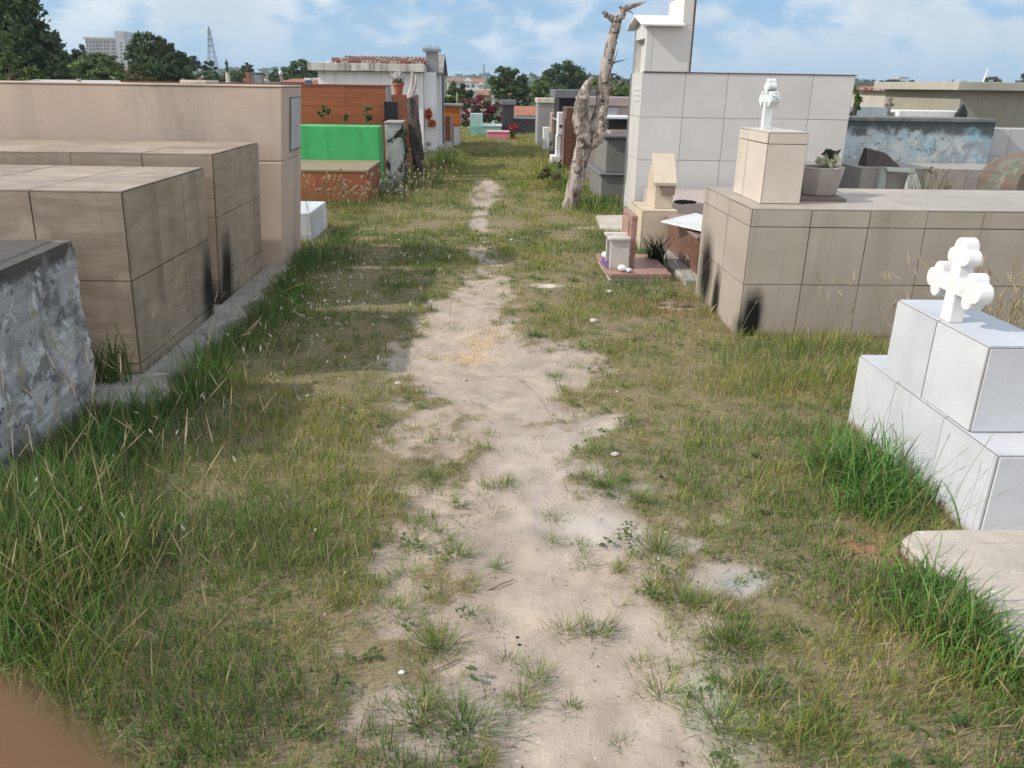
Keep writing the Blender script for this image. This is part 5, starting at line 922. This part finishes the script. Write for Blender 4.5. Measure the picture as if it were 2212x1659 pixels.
o = stalks('foxtail_grass', [(-1.9, 10.6, .45, .35, 110, .25, .5, .06), (-1.2, 11.6, .4, .7, 60, .2, .4, .05), (3.0, 4.1, .22, .25, 170, .4, .72, .1), (2.4, 4.75, .4, .15, 26, .3, .55, .07), (-1.1, 13.3, .4, .5, 40, .2, .45, .05)], .0042).build('foxtail_grass', [m_straw, m_head]); o['kind'] = 'stuff'
o = stalks('white_seeding_grass', [(-1.1, 4.2, .3, .8, 34, .1, .25, .03), (-1.0, 5.8, .35, .9, 44, .08, .22, .032), (-1.5, 2.9, .3, .4, 10, .2, .3, .025)], .004).build('white_seeding_grass', [m_straw, m_fluff]); o['kind'] = 'stuff'
# yellow grain scattered on the path, pale petals and chips
mb = MB()
for _ in range(1150):
    k = random.random(); t_ = random.random()
    if k < .72: px, py = random.gauss(1045, 24), random.gauss(735, 22)
    elif k < .85: px, py = random.gauss(1015, 14), random.gauss(768, 5)
    else: px, py = random.gauss(950, 45), random.gauss(768, 4)
    c = gp(px, py); z = float(groundz(np.array([c.x]), np.array([c.y]))[0])+.010; r_ = random.uniform(.0042, .0072); a = random.uniform(0, 3.1); d = Vector((math.cos(a), math.sin(a), 0))*r_; e = Vector((-d.y, d.x, 0))*.7; b0 = Vector((c.x, c.y, z))
    mb.add([b0+d, b0+e, b0-d, b0-e, b0+Vector((0, 0, r_*.7)), b0-Vector((0, 0, r_*.7))], [(0, 1, 4), (1, 2, 4), (2, 3, 4), (3, 0, 4), (1, 0, 5), (2, 1, 5), (3, 2, 5), (0, 3, 5)])
mb.build('scattered_grain', leafmat('corn_grain', (.60, .42, .24), (.66, .54, .36), .1))['kind'] = 'stuff'
mb = MB()
for _ in range(70):
    px, py = random.gauss(720, 75), random.gauss(620, 60); c = gp(px, py, .05)
    if not free(np.array([c.x]), np.array([c.y]))[0] or c.x < -1.7: continue
    a = random.uniform(0, 6.28); L = random.uniform(.015, .04); wd_ = random.uniform(.004, .008); pts = [c+Vector((math.cos(a+.4*k_)*L*k_/3, math.sin(a+.4*k_)*L*k_/3, .012*math.sin(k_*1.05)+.02)) for k_ in range(4)]; e = Vector((-math.sin(a), math.cos(a), .4)).normalized()*wd_
    mb.add([p_-e*(1 if i_ in (1, 2) else .3) for i_, p_ in enumerate(pts)]+[p_+e*(1 if i_ in (1, 2) else .3) for i_, p_ in enumerate(pts)], [(i_, i_+1, 5+i_, 4+i_) for i_ in range(3)])
mb.build('fallen_petals', m_fluff)['kind'] = 'stuff'
m_peb = M('pale_stone_chip', (.52, .47, .42), (.4, .36, .32), (30, 30, 30), .9); m_chr = M('charred_bit', (.03, .026, .022), rough=.9); m_twig = M('dry_twig', (.22, .17, .12), (.15, .11, .08), (30, 30, 30), .9)
def gz1(x, y): return float(groundz(np.array([x]), np.array([y]))[0])+.008
for lab, px, py, s_, mt in (('rounded pale stone on the left border of the bare path', 860, 828, .022, m_peb), ('white paper like chip near the foot of the path', 868, 1457, .010, m_whitep), ('pale chip on grass right of the path near pink headstone', 1282, 700, .03, m_peb), ('white scrap in grass left of pink granite plinth', 1316, 634, .022, m_whitep), ('black lump in the middle of the bare path, upper one', 1118, 1367, .006, m_chr), ('black lump in the middle of the bare path, lower one', 1122, 1386, .006, m_chr), ('white chip in grass just below the shadowed path strip', 1105, 521, .02, m_whitep), ('white chip in grass near the white stepped tomb', 1327, 995, .02, m_peb)):
    c = gp(px, py); z = gz1(c.x, c.y); single(MB().blob((c.x, c.y, z+s_*.3), (s_, s_*.8, s_*.5), sub=2, jit=.12), 'stone', mt, (c.x, c.y, z), lab, 'stone')
for lab, px, py, L, a in (('short grey twig lying on the sandy path', 1088, 1415, .06, 1.3), ('pale broken twig beside a grass tuft left of path', 965, 1440, .10, .5), ('thin straw twig crossing the bare path', 1080, 1260, .12, .55)):
    c = gp(px, py); z = gz1(c.x, c.y); d = Vector((math.cos(a), math.sin(a), .05))*L/2; single(MB().tube([c+Vector((0, 0, z+.004))-d, c+Vector((.004, 0, z+.012)), c+Vector((0, 0, z+.006))+d], [.0022, .0026, .0018], 6, jit=.2), 'twig', m_twig, (c.x, c.y, z), lab, 'twig')
c = at(1860, 1352, 2.03); r = thing('yellow_flower', 'tiny yellow wild flower in the grass at lower right', 'flower', (c.x, c.y, 0)); MB().tube([(c.x, c.y, 0), c], [.0015, .001], 5).build('stem', m_stem, r); leaves(MB(), c, (.012, .01, .006), 26, .007).build('petals', leafmat('yellow_petal', (.7, .5, .02), (.75, .6, .05), .2), r)

# loose grit and broad low weeds
mb = MB(); k_ = 0
for _ in range(1500):
    x_, y_ = random.uniform(-.9, 1.3), 1.25+6.5*random.random()**1.6; o_ = float(outside(np.array([x_]), np.array([y_]))[0])
    if o_ > .45: continue
    r_ = random.uniform(.0015, .0042)*(1+1.6*(random.random() < .06)); z_ = gz1(x_, y_)+.002; a = [Vector((x_+r_*random.uniform(.7, 1.3)*math.cos(t_+.3), y_+r_*random.uniform(.7, 1.3)*math.sin(t_+.3), z_)) for t_ in (0, 1.57, 3.14, 4.71)]
    mb.add(a+[Vector((x_, y_, z_+r_*.8)), Vector((x_, y_, z_-r_))], [(0, 1, 4), (1, 2, 4), (2, 3, 4), (3, 0, 4), (1, 0, 5), (2, 1, 5), (3, 2, 5), (0, 3, 5)], random.choice((0, 0, 1, 1, 2)))
mb.build('grit', [m_peb, M('brown_grit', (.2, .15, .11)), M('dark_grit', (.07, .06, .05))])['kind'] = 'stuff'
mb = MB()
for _ in range(420):
    x_, y_ = random.uniform(-2., 1.9), 1.25+7*random.random()**1.5; o_ = float(outside(np.array([x_]), np.array([y_]))[0])
    if o_ < .05 or not free(np.array([x_]), np.array([y_]))[0]: continue
    z_ = gz1(x_, y_); h_ = random.uniform(.012, .05)
    for j_ in range(random.randint(5, 13)):
        a = random.uniform(0, 6.28); l_ = random.uniform(.012, .034); d = Vector((math.cos(a), math.sin(a), random.uniform(-.1, .6))); e = Vector((-math.sin(a), math.cos(a), 0)); b0 = Vector((x_+random.gauss(0, .012), y_+random.gauss(0, .012), z_+h_*random.uniform(.3, 1)))
        mb.add([b0, b0+d*l_*.45+e*l_*.27, b0+d*l_-Vector((0, 0, l_*.2)), b0+d*l_*.45-e*l_*.27], [(0, 1, 2, 3)])
mb.build('broadleaf_weeds', leafmat('weed_leaf', (.06, .11, .035), (.12, .16, .05), .3))['kind'] = 'stuff'

# ------------------------------------------------------------------ the photographer's finger over the lens corner
def cp(px, py, dist): return Vector(EYEP+((px-CX)/LENS_PX*AR-(py-CY)/LENS_PX*AU+AF)*dist)
D = .03; m_skin = M('brown_skin', (.33, .17, .08), (.30, .15, .07), (60, 60, 60), .55, bump=.1, bscale=900)
tip = cp(-445, 1590, D); base = cp(120, 2350, D*1.03); ax = (base-tip); L0 = ax.length; ax.normalize(); away = (cp(-700, 2500, D)-cp(0, 1659, D)).normalized(); back = Vector(-AF)
pts = [tip-ax*.001, tip, tip+ax*.003, tip+ax*.008, tip+ax*.014, tip+ax*.022, tip+ax*.030+away*.002, tip+ax*.040+away*.008, tip+ax*.052+away*.018]
single(MB().tube(pts, [.0015, .0045, .0066, .0078, .0080, .0078, .0082, .0084, .0088], 20), 'finger', m_skin, tuple(tip), 'blurred brown fingertip over the bottom left corner of the lens', 'finger', smooth=True)

# ------------------------------------------------------------------ air
hz = MB().box(-1300, 1300, -70, 1250, -8, 66).build('haze', bpy.data.materials.new('haze_air')); hz['kind'] = 'stuff'
hm = hz.data.materials[0]; hm.use_nodes = True; t = NT(hm.node_tree); t.n.clear()
pv = t.new('ShaderNodeVolumePrincipled', {'Color': (.74, .87, 1.), 'Density': .00038, 'Anisotropy': .2}); t.l.new(pv.outputs[0], t.new('ShaderNodeOutputMaterial').inputs['Volume'])
